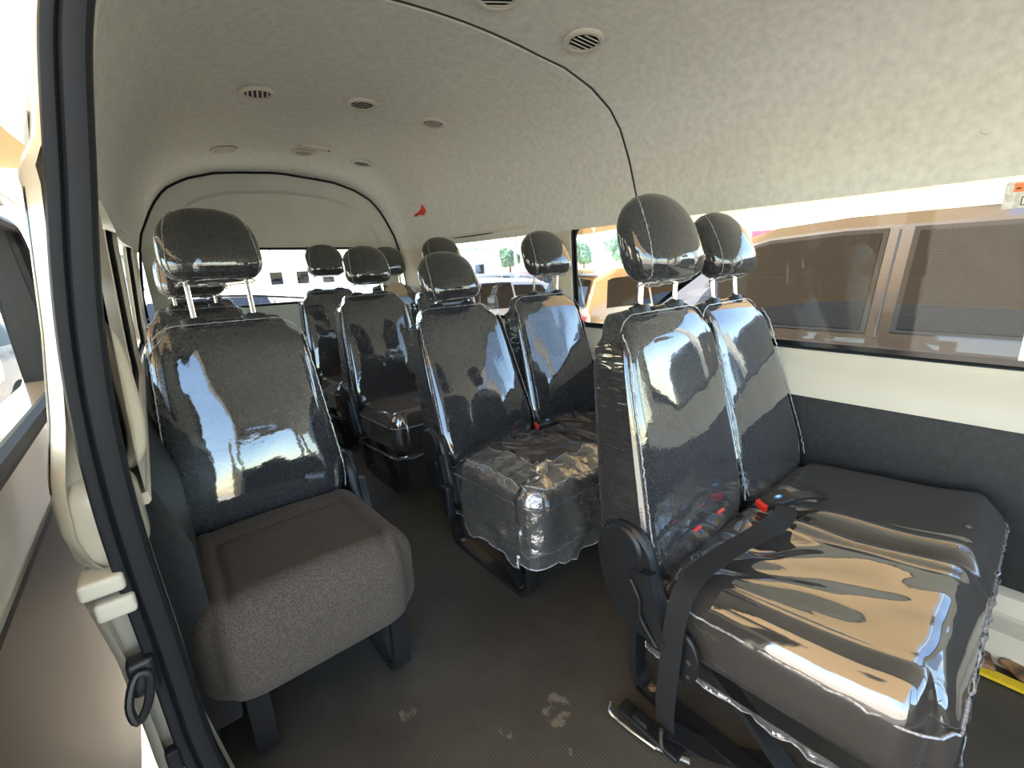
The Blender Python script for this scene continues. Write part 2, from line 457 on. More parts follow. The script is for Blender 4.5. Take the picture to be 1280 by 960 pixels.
# side walls -----------------------------------------------------
def wx(side, z, y, off=0): return XC + side*(hw(z, y) + off)
def strip_wall(side, prof, y0, y1, n=20, mb=None):
    """prof: list of (offset, z) from top to bottom, extruded in y; solid with outer face"""
    mb = mb or MB(); V = []; F = []; m = len(prof)
    for j in range(n+1):
        y = y0 + (y1-y0)*j/n
        for off, z in prof: V.append((wx(side, z, y, off), y, z))
    for j in range(n):
        for i in range(m): F.append((j*m+i, j*m+(i+1) % m, (j+1)*m+(i+1) % m, (j+1)*m+i))
    F.append(tuple(range(m))); F.append(tuple(n*m+i for i in range(m)))
    return mb.add(V, F)
def rr_loop(y0, y1, z0, z1, R, n=7):
    P = []
    for cy, cz, a0, r in ((y1, z1, 0, R[0]), (y0, z1, 90, R[1]), (y0, z0, 180, R[2]), (y1, z0, 270, R[3])):
        sy = 1 if cy == y1 else -1; sz = 1 if cz == z1 else -1
        for k in range(n+1):
            a = math.radians(a0 + 90*k/n)
            P.append((cy - sy*r + r*math.cos(a), cz - sz*r + r*math.sin(a)))
    return P
def frame_band(side, y0, y1, z0, z1, hole, R, mb):
    """wall band with one rounded window hole, 4.5 cm thick"""
    inn = rr_loop(*hole, R); N = len(inn); hy = (hole[0]+hole[1])/2; hz = (hole[2]+hole[3])/2
    out = []
    for i, p in enumerate(inn):
        q = i // (N//4)
        # project corner loops onto the outer rectangle
        a = (i % (N//4)) / (N//4 - 1)
        c = [(y1, z1), (y0, z1), (y0, z0), (y1, z0)][q]
        if q == 0: o = (y1, p[1] + (z1-p[1])*min(1, a*2)) if a < .5 else (p[0] + (y1-p[0])*min(1, (1-a)*2), z1)
        elif q == 1: o = (p[0] + (y0-p[0])*min(1, a*2), z1) if a < .5 else (y0, p[1] + (z1-p[1])*min(1, (1-a)*2))
        elif q == 2: o = (y0, p[1] + (z0-p[1])*min(1, a*2)) if a < .5 else (p[0] + (y0-p[0])*min(1, (1-a)*2), z0)
        else: o = (p[0] + (y1-p[0])*min(1, a*2), z0) if a < .5 else (y1, p[1] + (z0-p[1])*min(1, (1-a)*2))
        out.append(o)
    rings = []
    for off, ins in ((.003, 0), (.004, -.012), (.045, -.014)):
        rings.append([(wx(side, p[1], p[0], off), p[0] + (hy-p[0])*0 - (0 if ins == 0 else math.copysign(-ins*.0, p[0]-hy)), p[1]) for p in inn])
    V = []; F = []
    A = [(wx(side, z, y, .003), y, z) for y, z in out]; B = rings[0]; C = rings[2]; D = [(wx(side, z, y, .045), y, z) for y, z in out]
    V = A + B + C + D
    for a in range(3):
        for i in range(N): F.append((a*N+i, a*N+(i+1) % N, (a+1)*N+(i+1) % N, (a+1)*N+i))
    mb.add(V, F); return inn
def seal_loop(side, loop, r, mb, off=.020):
    mb.tube([(wx(side, z, y, off), y, z) for y, z in loop], r, 8, closed=True)
def glass_pane(side, loop, off=.03):
    N = len(loop); hy = sum(p[0] for p in loop)/N; hz = sum(p[1] for p in loop)/N
    mb = MB(); K = 6; V = []; F = []
    for k in range(K):
        t = 1 - k/K
        V += [(wx(side, hz+(z-hz)*t, hy+(y-hy)*t, off), hy+(y-hy)*t, hz+(z-hz)*t) for y, z in loop]
    V.append((wx(side, hz, hy, off), hy, hz))
    for k in range(K-1):
        for i in range(N): F.append((k*N+i, k*N+(i+1) % N, (k+1)*N+(i+1) % N, (k+1)*N+i))
    for i in range(N): F.append(((K-1)*N+i, (K-1)*N+(i+1) % N, K*N))
    return mb.add(V, F)
def frit_band(side, loop, w, mb, off=.028):
    N = len(loop); hy = sum(p[0] for p in loop)/N; hz = sum(p[1] for p in loop)/N
    hy0 = max(p[0] for p in loop)-hy; hz0 = max(p[1] for p in loop)-hz
    V = []; F = []
    for o2 in (off, off-.002):
        for kk in (0, 1):
            for y, z in loop:
                fy = 1-(w/hy0)*kk; fz = 1-(w/hz0)*kk
                yy, zz = hy+(y-hy)*fy, hz+(z-hz)*fz
                V.append((wx(side, zz, yy, o2), yy, zz))
    for a, b in ((0, 1), (1, 3), (3, 2), (2, 0)):
        for i in range(N): F.append((a*N+i, a*N+(i+1) % N, b*N+(i+1) % N, b*N+i))
    mb.add(V, F)

WINS_R = [(-1.8, -.50, 'front'), (-.36, 1.60, 'mid'), (1.74, 3.02, 'rear')]
WINS_L = [(1.24, 2.10, 'left'), (2.22, 3.02, 'leftrear')]
win_n = 1
def build_side(side, wins, ystart, name, label):
    global win_n
    mb = MB()
    # belt trim, proud of the panel below
    prof = [(0, .76), (-.003, .745), (-.016, .725), (-.030, .700), (-.040, .665), (-.040, .618), (.05, .618), (.05, .76)] if side > 0 else [(0, .76), (-.001, .745), (.004, .74), (.05, .74), (.05, .76)]
    strip_wall(side, prof, ystart, YR, 30, mb)
    edges = [ystart] + [ (wins[i][1]+wins[i+1][0])/2 for i in range(len(wins)-1)] + [YR]
    loops = []
    for i, w in enumerate(wins):
        hole = (w[0], w[1], .765, 1.285)
        R = [.07, .05, .05, .07]
        if w[2] == 'mid': R = [.07, .05, .20, .05]
        loops.append(frame_band(side, edges[i], edges[i+1], .755, 1.30, hole, R, mb))
    wall = mb.build(name, M['trim'], angle=.7); setting(wall, label, 'wall')
    for w, loop in zip(wins, loops):
        root = empty('window_%d' % win_n, (XC+side*.88, w[0], .76)); win_n += 1
        where = {'front': 'window ahead of the front pair of seats on the neighbouring car side', 'mid': 'large side window beside the nearest pair of seats, facing the bronze car',
                 'rear': 'smaller rear quarter window beyond the pale pillar, behind the middle pair of seats', 'left': 'narrow-looking left window past the grab handle', 'leftrear': 'rearmost left side window beside the back seats'}[w[2]]
        setting(root, where, 'window')
        inv = Matrix.Translation(-Vector(root.location))
        g = glass_pane(side, loop); g.map(lambda v: inv @ v); g.build('pane', M['glass'], root)
        s = MB(); seal_loop(side, loop, .007, s); s.map(lambda v: inv @ v); s.build('rubber_seal', M['rubber'], root)
        fb = MB(); frit_band(side, loop, .022, fb); fb.map(lambda v: inv @ v); fb.build('black_border', M['frit'], root)
    return wall
build_side(1, WINS_R, YF, 'wall_right', 'cream trimmed right side wall with pillars between its windows')
build_side(-1, WINS_L, .86, 'wall_left', 'cream trimmed left side wall behind the door opening')
# black lower panels
for side, y0, nm, lb in ((1, YF, 'trim_2', 'charcoal textured lower side panel beneath the big window'), (-1, .95, 'trim_3', 'charcoal lower side panel left of the bare brown seat')):
    zt_ = .625 if side > 0 else .742
    p = strip_wall(side, [(-.012 if side > 0 else .002, zt_), (-.020, .60), (-.020, .40), (-.022, .19), (-.018, .175), (.04, .175), (.04, zt_)], y0, YR, 30)
    setting(p.build(nm, M['blackpanel'], angle=.7), lb, 'panel')
for side, y0, nm, lb in ((1, YF, 'baseboard_right', 'cream sill rail low along the right wall under the charcoal panel'), (-1, 1.35, 'baseboard_left', 'cream sill rail low along the left wall beside the bare seat')):
    p = strip_wall(side, [(-.02, .178), (-.045, .165), (-.055, .12), (-.050, .105), (-.10, .09), (-.11, .0), (.04, .0), (.04, .178)] if side > 0 else [(-.021, .178), (-.026, .16), (-.028, .0), (.04, .0), (.04, .178)], y0, YR, 20)
    setting(p.build(nm, M['trim'], angle=.5), lb, 'rail')
# outer skin panels
for side, y0, nm in ((1, YF, 'wall_exterior_right'), (-1, .98, 'wall_exterior_left')):
    p = strip_wall(side, [(.046, .77), (.07, .74), (.075, .5), (.07, .0), (.04, -.35), (.02, -.35), (.042, 0), (.044, .77)], y0, YR+.05, 12)
    setting(p.build(nm, M['paintout'], angle=.6), 'white painted outer van side panel, %s side' % ('right' if side > 0 else 'left'), 'body panel')

# rear wall / tailgate --------------------------------------------
def rear_panel():
    root = empty('wall_back', (XC, YR, .0)); setting(root, 'rear wall with moulded cream tailgate panel over the back window', 'wall')
    # outline of the section at the rear
    top = profile_pts(YR, 1.245)
    # upper panel: from section outline down to z=1.275, with raised border
    def inset(pts, k, zb):
        out = []
        for x, z in pts:
            out.append((XC+(x-XC)*(1-k), zb + (z-zb)*(1-k*1.6)))
        return out
    zb = 1.262
    base = profile_pts(YR, zb)
    rings = [(base, 0.0), (inset(base, .02, zb), .004), (inset(base, .15, zb+.03), .012), (inset(base, .175, zb+.034), .032), (inset(base, .5, zb+.07), .034)]
    V = []; F = []; n = len(base)
    for r, dy in rings: V += [(x-XC, dy-.004, z) for x, z in r]
    for j in range(len(rings)-1):
        for i in range(n): F.append((j*n+i, j*n+(i+1) % n, (j+1)*n+(i+1) % n, (j+1)*n+i))
    F.append(tuple((len(rings)-1)*n+i for i in range(n)))
    # back face
    m0 = len(V); V += [(x-XC, .06, z) for x, z in base]
    for i in range(n): F.append((i, (i+1) % n, m0+(i+1) % n, m0+i))
    mk('tailgate_panel', V, F, M['trimgrey'], root, angle=.35)
    # frame around window + lower half
    lo = MB()
    hole = (-.62, .62, .90, 1.262)
    inn = rr_loop(*hole, [.06]*4); N = len(inn)
    out = []
    y0, y1, z0, z1 = -.80, .80, .0, 1.29
    for i, p in enumerate(inn):
        q = i // (N//4); a = (i % (N//4))/(N//4-1)
        if q == 0: o = (y1, p[1]+(z1-p[1])*min(1, a*2)) if a < .5 else (p[0]+(y1-p[0])*min(1, (1-a)*2), z1)
        elif q == 1: o = (p[0]+(y0-p[0])*min(1, a*2), z1) if a < .5 else (y0, p[1]+(z1-p[1])*min(1, (1-a)*2))
        elif q == 2: o = (y0, p[1]+(z0-p[1])*min(1, a*2)) if a < .5 else (p[0]+(y0-p[0])*min(1, (1-a)*2), z0)
        else: o = (p[0]+(y1-p[0])*min(1, a*2), z0) if a < .5 else (y1, p[1]+(z0-p[1])*min(1, (1-a)*2))
        out.append(o)
    V = [(a, 0, b) for a, b in out] + [(a, 0, b) for a, b in inn] + [(a, .05, b) for a, b in inn] + [(a, .05, b) for a, b in out]; F = []
    for a in range(3):
        for i in range(N): F.append((a*N+i, a*N+(i+1) % N, (a+1)*N+(i+1) % N, (a+1)*N+i))
    mk('tailgate_frame', V, F, M['trimgrey'], root, angle=.5)
    w = empty('window_%d' % 9, (XC, YR+.03, .9)); setting(w, 'rear window in the tailgate above the back seats', 'window')
    mk('pane', [(a, 0, b-.9) for a, b in inn], [tuple(range(N))], M['glass'], w)
    MB().tube([(a, -.03, b-.9) for a, b in inn], .009, 8, closed=True).build('rubber_seal', M['rubber'], w)
    wp = MB().ribbon([(.10, .05, .02), (-.28, .05, .065), (-.56, .05, .075)], (0, 0, 1), .014, .01)
    wp.build('wiper', M['plastic'], w)
    MB().box((.10, -.06, .325), (.17, -.02, .37), .008).build('latch_cap', M['plastic'], w)
    # black seal around the tailgate
    s = MB().tube([(x-XC, -.010, z) for x, z in inset(profile_pts(YR, .80) if False else top, .006, 1.2)], .007, 8)
    s.build('rubber_seal', M['rubber'], root)
    for sd in (-1, 1):
        MB().tube([(sd*(hw(z, YR)-.008), -.012, z) for z in (1.25, 1.15, 1.0, .85, .7)], .007, 8).build('rubber_seal', M['rubber'], root)
rear_panel()

# van front beyond the camera: windscreen, cowl
wr_ = empty('wall_front', (XC, YF, 0)); setting(wr_, 'front end of the van with windscreen and dashboard', 'wall')
fm = MB()
fm.box((-.87, -.30, 0), (.87, .10, .62), .03)
fm.box((-.87, -.02, .55), (.87, .28, .74), .06)
fm.build('dashboard', M['plastic'], wr_)
pm = MB()
for sx in (-1, 1): pm.ribbon([(sx*.86, -.25, .72), (sx*.84, -.12, 1.1), (sx*.78, .05, 1.5)], (1, 0, 0), .07, .05)
pm.ribbon([(-.75, .02, 1.60), (0, -.02, 1.67), (.75, .02, 1.60)], (0, 0, 1), .14, .05)
pm.build('pillar', M['trimgrey'], wr_)
mk('windscreen', [(-.86, -.27, .75), (.86, -.27, .75), (.78, .03, 1.56), (-.78, .03, 1.56)], [(0,1,2,3)], M['glass'], wr_)
# left front wall between the doorway and the front
lw = MB(); V = []
strip_wall(-1, [(0, .76), (-.02, .6), (-.02, .1), (0, 0), (.05, 0), (.05, .76)], YF, -.66, 6, lw)
strip_wall(-1, [(0, 1.26), (0, 1.1), (0, .74), (.05, .74), (.05, 1.26)], -.72, -.66, 2, lw)
setting(lw.build('wall_left_front', M['trim']), 'left wall ahead of the sliding door opening', 'wall')

# ---------------------------------------------------------------- left door jamb, rubber seal, sliding door
JAMB = [(0.0,-.125),(.31,-.13),(.49,-.135),(.62,-.15),(.66,-.115),(.70,-.14),(.735,-.15),(.81,-.145),(.90,-.125),(1.02,-.105),(1.20,-.082),(1.225,-.082),(1.26,-.062),(1.38,-.034),(1.45,-.015),(1.6,.06)]
SEAL = [(0.0,-.045),(.32,-.085),(.50,-.088),(.63,-.092),(.74,-.095),(.86,-.092),(.98,-.083),(1.09,-.068),(1.23,-.042),(1.32,-.027),(1.41,-.008),(1.48,.018),(1.60,.085)]
def jamb():
    root = empty('door_1', (-.08, .8, 0)); setting(root, 'cream painted rear jamb of the sliding door opening with its black rubber seal', 'doorway')
    inv = Matrix.Translation(-Vector(root.location))
    zs = [i*.02 for i in range(0, 79)]
    # jamb face: from inner wall edge to outer edge, facing the opening
    V = []; F = []
    cols = 7
    for z in zs:
        xo = lerp_tab(JAMB, z); xs = lerp_tab(SEAL, z) + .03; xi = XC - hw(min(z, 1.7), .9) + .008
        prof = [(xs-.006, .86), (xs-.008, .84), (xs-.03, .835), (xs-.05, .83), ((xs-.05+xo)/2-.004, .822), (xo+.012, .80), (xo, .812), (xo-.012, .86), (xo-.012, 1.0)]
        V += [(x, y, z) for x, y in prof]
    m = 9
    for j in range(len(zs)-1):
        for i in range(m-1): F.append((j*m+i, j*m+i+1, (j+1)*m+i+1, (j+1)*m+i))
    b = MB().add(V, F).map(lambda v: inv @ v); b.build('jamb', M['paint'], root)
    # rubber seal: fat inner lip and thinner outer lip, swept up the jamb
    s = MB(); s2 = MB()
    zz = [i*.025 for i in range(0, 64)]
    def sx(z): 
        return sum(lerp_tab(SEAL, z+dz) for dz in (-.05, -.025, 0, .025, .05))/5
    P = [(sx(z)+.013, .80, z) for z in zz]; P2 = [(sx(z)-.010, .795, z) for z in zz]
    def sweep(mb, P, rx, ry, n=12):
        V = []; F = []
        for p in P:
            for k in range(n):
                a = 2*PI*k/n; ca, sa = math.cos(a), math.sin(a)
                V.append((p[0]+rx*math.copysign(abs(ca)**.7, ca), p[1]+ry*math.copysign(abs(sa)**.7, sa), p[2]))
        for j in range(len(P)-1):
            for k in range(n): F.append((j*n+k, j*n+(k+1) % n, (j+1)*n+(k+1) % n, (j+1)*n+k))
        mb.add(V, F)
    sweep(s, P, .016, .016); sweep(s2, P2, .009, .011)
    s.map(lambda v: inv @ v).build('rubber_seal', M['rubber'], root); s2.map(lambda v: inv @ v).build('rubber_seal', M['rubber'], root)
    # stopper blocks on the jamb
    g = MB().box((-.150, .775, .655), (-.10, .83, .682), .006).box((-.140, .775, .615), (-.095, .83, .645), .006)
    g.map(lambda v: inv @ v).build('white_stopper', M['trim'], root)
    l = MB().box((-.128, .77, .475), (-.095, .80, .535), .006)
    l.tube(smooth_loop([(-.118,.765,.52),(-.132,.755,.485),(-.128,.75,.455),(-.112,.755,.475),(-.104,.765,.51)], 4), .006, 8, closed=True)
    l.map(lambda v: inv @ v).build('latch_striker', M['plastic'], root)
    l = MB().box((-.118, .78, .30), (-.098, .80, .345), .005); l.map(lambda v: inv @ v).build('rubber_stop', M['rubber'], root)
    # bulge of the track cover (cream) above the stoppers
    bl = MB(); Vb, Fb = rbox(.045, .05, .075, .04, [4,4,6], 5); bl.add([v + Vector((-.108, .850, .745)) for v in Vb], Fb)
    bl.map(lambda v: inv @ v).build('track_cover', M['paint'], root)
    # dark edge trim on the outer edge
    e = MB().tube([(lerp_tab(JAMB, z)-.004, .84, z) for z in [.80+.02*i for i in range(21)]], .0045, 8); e.map(lambda v: inv @ v).build('edge_trim', M['frit'], root)
jamb()
def sliding_door():
    root = empty('door_2', (-.24, .55, 0)); setting(root, 'open sliding door outside on the left, its inner face towards the van', 'door')
    y0, y1 = 0, 1.25
    # inner face curve: lean inwards above the belt
    def dx(z): return lerp_tab([(0,.0),(.7,.03),(.85,.03),(1.28,.0),(1.5,.05)], z)
    lo = MB(); V = []; F = []
    def band(z0, z1, mat, name, out=0, ya=y0, yb=y1, x1=-.05):
        mb = MB(); zs = [z0 + (z1-z0)*i/8 for i in range(9)]; V = []; F = []
        pr = [(dx(z)+out, z) for z in zs] + [(x1, z1), (x1, z0)]; n = len(pr)
        for y in (ya, yb): V += [(x, y, z) for x, z in pr]
        for i in range(n): F.append((i, (i+1) % n, n+(i+1) % n, n+i))
        F.append(tuple(range(n))); F.append(tuple(range(n, 2*n)))
        mb.add(V, F).build(name, mat, root)
    band(.68, .835, M['paint'], 'belt_panel'); band(-.1, .68, M['doorpanel'], 'lower_panel', .006)
    band(1.235, 1.33, M['paint'], 'upper_rail'); 
    band(.835, 1.235, M['plastic'], 'window_post', 0, y0, y0+.10); band(.835, 1.235, M['plastic'], 'window_post', 0, y1-.10, y1)
    mk('pane', [(-.01, y0+.1, .835), (-.01, y1-.1, .835), (-.02, y1-.1, 1.235), (-.02, y0+.1, 1.235)], [(0,1,2,3)], M['glass'], root)
    MB().tube([(dx(z)+.012, yy, z) for yy, z in rr_loop(y0+.10, y1-.10, .845, 1.225, [.05]*4)], .016, 8, closed=True).build('rubber_seal', M['rubber'], root)
    MB().box((.0, y0, 1.285), (.035, y1, 1.31), .008).build('upper_track', M['zinc'], root)
sliding_door()
# grab handle on the left wall behind the seal
h = MB()
P = smooth_loop([(-.082,.885,1.04),(-.068,.89,1.035),(-.054,.90,.99),(-.050,.91,.91),(-.053,.91,.84),(-.064,.905,.805),(-.080,.90,.80)], 5, False)
V = []; F = []; n = 12
h.tube(P, .02, 12, rr=[.009+.004*math.sin(PI*i/(len(P)-1)) for i in range(len(P))])
gh = h.build('grab_handle', M['handle']); setp(gh, 'beige curved grab handle just behind the black door seal', 'handle')
MB().box((-.090,.875,1.02),(-.072,.905,1.055),.006).build('mount', M['plastic'], gh)
MB().box((-.090,.89,.785),(-.072,.92,.82),.006).build('mount', M['plastic'], gh)

# ---------------------------------------------------------------- seats
ZB = .40
def shear_back(v, rec):
    """v: x, depth y', up s -> local seat coordinates"""
    c, s = math.cos(rec), math.sin(rec)
    return Vector((v.x, v.y*c + v.z*s, ZB - v.y*s*1.0 + v.z*c))
def back_mesh(w_top, w_bot, H, t_top, t_bot, seed=0):
    hh = (H+.07)/2
    V, F = rbox(.5, .5, hh, .16, [26, 6, 34], 5)
    out = []
    for v in V:
        a, b, s = v.x*2, v.y*2, v.z + hh - .07   # a,b in [-1,1]; s from -.07 to H
        out.append((a, b, s))
    res = []
    for a, b, s in out:
        k = max(0, min(1, s/H))
        w = w_bot + (w_top-w_bot)*k**1.1
        if s < .10: w *= 1 - .18*((.10-s)/.17)**1.5
        t = t_bot + (t_top-t_bot)*k
        x = a*w
        # round the top corners
        x2, s2 = roundrect_warp(x, s - (H-.07)/2, w, hh, lambda qa, qb: .075 if qb > 0 else .03)
        s2 += (H-.07)/2
        y = (b+1)/2*t
        fr = max(0, min(1, (-b+.2)))
        crown = .014*(1-a*a)*.6 + .017*gauss(s-.20, .19)*(1-a*a)
        groove = .0022*gauss(abs(a)-.80, .022)
        bol = .004*gauss(abs(a)-.88, .12)
        y -= fr*(crown + bol - groove - .010)
        # top slopes back: thinner top edge
        y += .035*max(0, (s2-(H-.10))/.10)**2 * fr
        y += fr*.0012*nz(x*14+seed, s2*9, 3)
        res.append(Vector((x2, y, s2)))
    return res, F
def head_pt(d, w, h, t):
    """point of the headrest surface in direction d: rounded top, squarer bottom, thickest low"""
    k = 1/(1+math.exp(-d.z*6)); p = 3.6*(1-k) + 2.35*k; q = 2.5
    F = (abs(d.x/w)**p + abs(d.z/h)**p)**(q/p) + abs(d.y/t)**q
    v = d * F**(-1/q)
    u = v.z/h
    v.y *= 1.0 - .16*u
    v.y += .012*u - (.006*(1-(v.x/w)**2) if v.y < 0 else 0)
    v.x *= 1 - .05*u
    return v
def head_mesh(w=.125, h=.108, t=.062, seed=0):
    V, F = rbox(1, 1, 1, .98, [2, 2, 2], 12)
    return [head_pt(v.normalized() if v.length else v, w, h, t) for v in V], F
def seam_from(Vfn, path, r, jit=.0008, n=6, mat='crinkle', closed=False):
    mb = MB(); P = []
    for i, p in enumerate(path):
        q = Vector(p); q += Vector((nz(i*.9, 1, 1), nz(i*.9, 5, 1), nz(i*.9, 9, 1)))*jit
        P.append(q)
    rr = [r*(.7+.9*abs(nz(i*.7, 2, 4))) for i in range(len(P))]
    mb.tube(P, r, n, rr=rr, closed=closed); return mb
def cushion_mesh(hwid, y0, y1, zf, zr, th, doubles=False, wrinkle=0, seed=0, nx=40, ny=34):
    V, F = rbox(hwid, (y1-y0)/2, th/2, .072 if doubles else .066, [nx, ny, 8], 6)
    yc = (y0+y1)/2; res = []
    for v in V:
        x, y = roundrect_warp(v.x, v.y, hwid, (y1-y0)/2, lambda qa, qb: (.075 if doubles else .11) if qb < 0 else .03)
        k = (y-(y0-yc))/(y1-y0)       # 0 front .. 1 rear
        top = max(0, min(1, (v.z/(th/2)+.1)))
        z = v.z + zf + (zr-zf)*k - th/2
        ed = (1-(abs(v.x)/hwid)**6)*(1-(abs(v.y)/((y1-y0)/2))**8)
        if doubles:
            l = abs(x)/hwid
            puff = .014*math.sin(PI*min(1, max(0, l)))**.7 if l < 1 else 0
            z += top*ed*(puff - .012*gauss(x, .012) - .006*gauss(x, .05))
            xa = abs(abs(x)-hwid/2)/(hwid/2)
        else:
            xa = abs(x)/hwid; z += top*ed*.020*(1-xa*xa)
        z += top*ed*(.012*gauss(xa-.82, .16) - .004*gauss(xa-.66, .03) - .010*gauss(k-.60, .28)*(1-xa))
        if not doubles: z -= top*(.007*gauss(k-.72, .018)*(1-smo(xa, .62, .70)) + .006*gauss(xa-.66, .022)*smo(.72-k, -.05, .05))
        z += top*.012*gauss(k-.10, .12)
        z -= top*.020*max(0, (.12-k)/.12)**2
        if wrinkle:
            # folds fanning out of the rear corner by the buckle, plus slack ripples
            px, py = x + .17, (y1-yc) - y + .02
            ang = math.atan2(py, px + .25); rad = math.hypot(px, py)
            w1 = math.sin(ang*17 + 2.2*nz(rad*5, seed, 1)) * gauss(rad-.22, .20)
            w2 = nz(x*9+seed, y*5, 2)*.8 + nz(x*22, y*7+seed, 5)*.3
            rear = max(0, min(1, (k-.62)/.3))
            w3 = math.sin(x*95 + 3*nz(x*12, y*8, seed))*rear
            z += top*ed*wrinkle*(w1*.7 + w2 + w3*.55)
            z += (1-top)*0
            if top < .8:
                x += (1-top)*wrinkle*.35*nz(x*10, y*26, v.z*9)*(1 if x > 0 else -1)
                y += (1-top)*wrinkle*.35*nz(x*26, y*10, v.z*9)
        res.append(Vector((x, y+yc, z)))
    return res, F
RECL = smooth_loop([(.160,.41),(.145,.470),(.105,.505),(.055,.505),(.015,.47),(-.005,.41),(-.030,.335),(-.058,.268),(-.048,.245),(.02,.238),(.09,.255),(.135,.32)], 5)
def recliner(xo, sgn, parent, name='recliner_cover'):
    """black hinge shield on the side; sgn = outward direction"""
    mb = MB().prism(RECL, xo, xo + sgn*.030, .008); o = mb.build(name, M['plastic'], parent, angle=.7)
    ring = [(.085 + .055*math.cos(a), .452 + .055*math.sin(a)) for a in [2*PI*i/24 for i in range(24)]]
    MB().prism(ring, xo + sgn*.026, xo + sgn*.038, .006).build('hinge_cap', M['plastic'], o, angle=.7)
    lv = MB().ribbon([(xo+sgn*.038, y, z) for y, z in smooth_loop([(.010,.43),(-.002,.37),(-.022,.31),(-.052,.262)], 5, False)], (0, .9, .3), .030, .022)
    lv.build('recline_lever', M['plastic'], o, angle=.5)
    lv = MB().tube([(xo+sgn*.034, y, z) for y, z in smooth_loop([(.055,.385),(.030,.345),(.025,.30),(-.02,.25)], 5, False)], .0045, 8)
    lv.build('shield_ridge', M['plastic'], o)
def leg_frame(x, parent, rusty=True):
    pts = [(.085,.26),(.085,.12),(.080,.055),(.060,.022),(.025,.012),(-.30,.012),(-.345,.016),(-.375,.040),(-.385,.08),(-.388,.16),(-.388,.27)]
    P = [(x, y, z) for y, z in smooth_loop(pts, 4, False)]
    mb = MB().ribbon(P, (1, 0, 0), .044, .020)
    o = mb.build('leg_frame', M['metal'], parent, angle=.5)
    MB().ribbon([(x, -.02, .27), (x, -.19, .15), (x, -.335, .03)], (1, 0, 0), .036, .016).build('diagonal_brace', M['metal'], o, angle=.5)
    for y in (.035, -.325):
        MB().lathe([(0,.008),(.006,.008),(.007,.005),(.011,.003),(.011,0),(0,0)], (x, y, .022), 10).build('floor_bolt', M['rust'], o, angle=.5)
def headrest(cx, rec, ds, parent, dy=.025):
    """ds: height of the headrest centre along the back axis"""
    V, F = head_mesh()
    base = Vector((cx, dy, ds))
    hm = MB().add([shear_back(Vector((v.x, v.y, v.z)) + base, rec) for v in V], F)
    o = hm.build('headrest', M['film_head'], parent, angle=1.4)
    for s in (-1, 1):
        p = [shear_back(Vector((cx+s*.075, .050, .555)), rec), shear_back(Vector((cx+s*.075, .045, .62)), rec), shear_back(Vector((cx+s*.075, dy+.006, ds-.06)), rec)]
        MB().tube(p, .0065, 10).build('post', M['chrome'], o)
        Mx = Matrix.Rotation(-rec, 3, 'X') @ Matrix.Diagonal((1.35, .8, 1))
        MB().lathe([(0,.012),(.011,.012),(.014,.009),(.024,.006),(.026,0),(.026,-.014)], shear_back(Vector((cx+s*.075, .052, .598)), rec), 20, Mx).build('post_collar', M['plastic'], o)
    # welded film edge of the headrest bag: over both side faces
    for s in (-1, 1):
        path = []
        for i in range(40):
            a = -PI*.46 + PI*1.0*i/39
            v = head_pt(Vector((s*.80, -.30*math.cos(a)-.02, math.sin(a)*.95+.12)).normalized(), .1262, .1092, .0632)
            path.append(shear_back(v + base, rec))
        seam_from(None, path, .0015, .0015).build('film_seam', M['crinkle'], o)
    P = [shear_back(Vector((.095*math.cos(a), .040*math.sin(a), -.105)) + base, rec) for a in [2*PI*i/40 for i in range(40)]]
    seam_from(None, P, .0026, .006, closed=True).build('film_hem', M['crinkle'], o)
    return o
def backrest(cx, rec, parent, H=.60, mat='film_back', seams=True, wt=.193, wb=.234, seed=0):
    V, F = back_mesh(wt, wb, H, .115, .175, seed)
    mb = MB().add([shear_back(Vector((v.x+cx, v.y, v.z)), rec) for v in V], F)
    o = mb.build('backrest', M[mat], parent, angle=1.4)
    if seams:
        # side faces: wrinkled film panels laid just outside
        for s in (-1, 1):
            Vp = []; Fp = []; NI, NJ = 6, 30
            for j in range(NJ+1):
                ss = .03 + (H-.10)*j/NJ; k = ss/H
                w = wb+(wt-wb)*k**1.1
                if ss < .10: w *= 1-.18*((.10-ss)/.17)**1.5
                t = .175+(.115-.175)*k
                for i in range(NI+1):
                    yy = t*(.19+.62*i/NI)
                    Vp.append(shear_back(Vector((cx+s*(w+.0035+.0025*nz(yy*20, ss*60+seed, s)), yy-.004, ss)), rec))
            for j in range(NJ):
                for i in range(NI): Fp.append((j*(NI+1)+i, j*(NI+1)+i+1, (j+1)*(NI+1)+i+1, (j+1)*(NI+1)+i))
            MB().add(Vp, Fp).build('side_film', M['film_side'], o, angle=2)
            path = []
            for j in range(60):
                ss = .02+(H-.075)*j/59; k = ss/H; w = wb+(wt-wb)*k**1.1
                if ss < .10: w *= 1-.18*((.10-ss)/.17)**1.5
                path.append(shear_back(Vector((cx+s*(w-.006), .006 + .030*max(0, (ss-(H-.1))/.1), ss)), rec))
            # over the top
            seam_from(None, path, .0022, .004).build('film_seam', M['crinkle'], o)
        path = []
        for i in range(40):
            a = -1+2*i/39; x = a*(wt-.012)
            drop = .075-math.sqrt(max(0, .075**2-max(0, abs(x)-(wt-.075))**2))
            path.append(shear_back(Vector((cx+x, .032, H-.014-drop)), rec))
        seam_from(None, path, .0016, .002).build('film_seam', M['crinkle'], o)
    return o
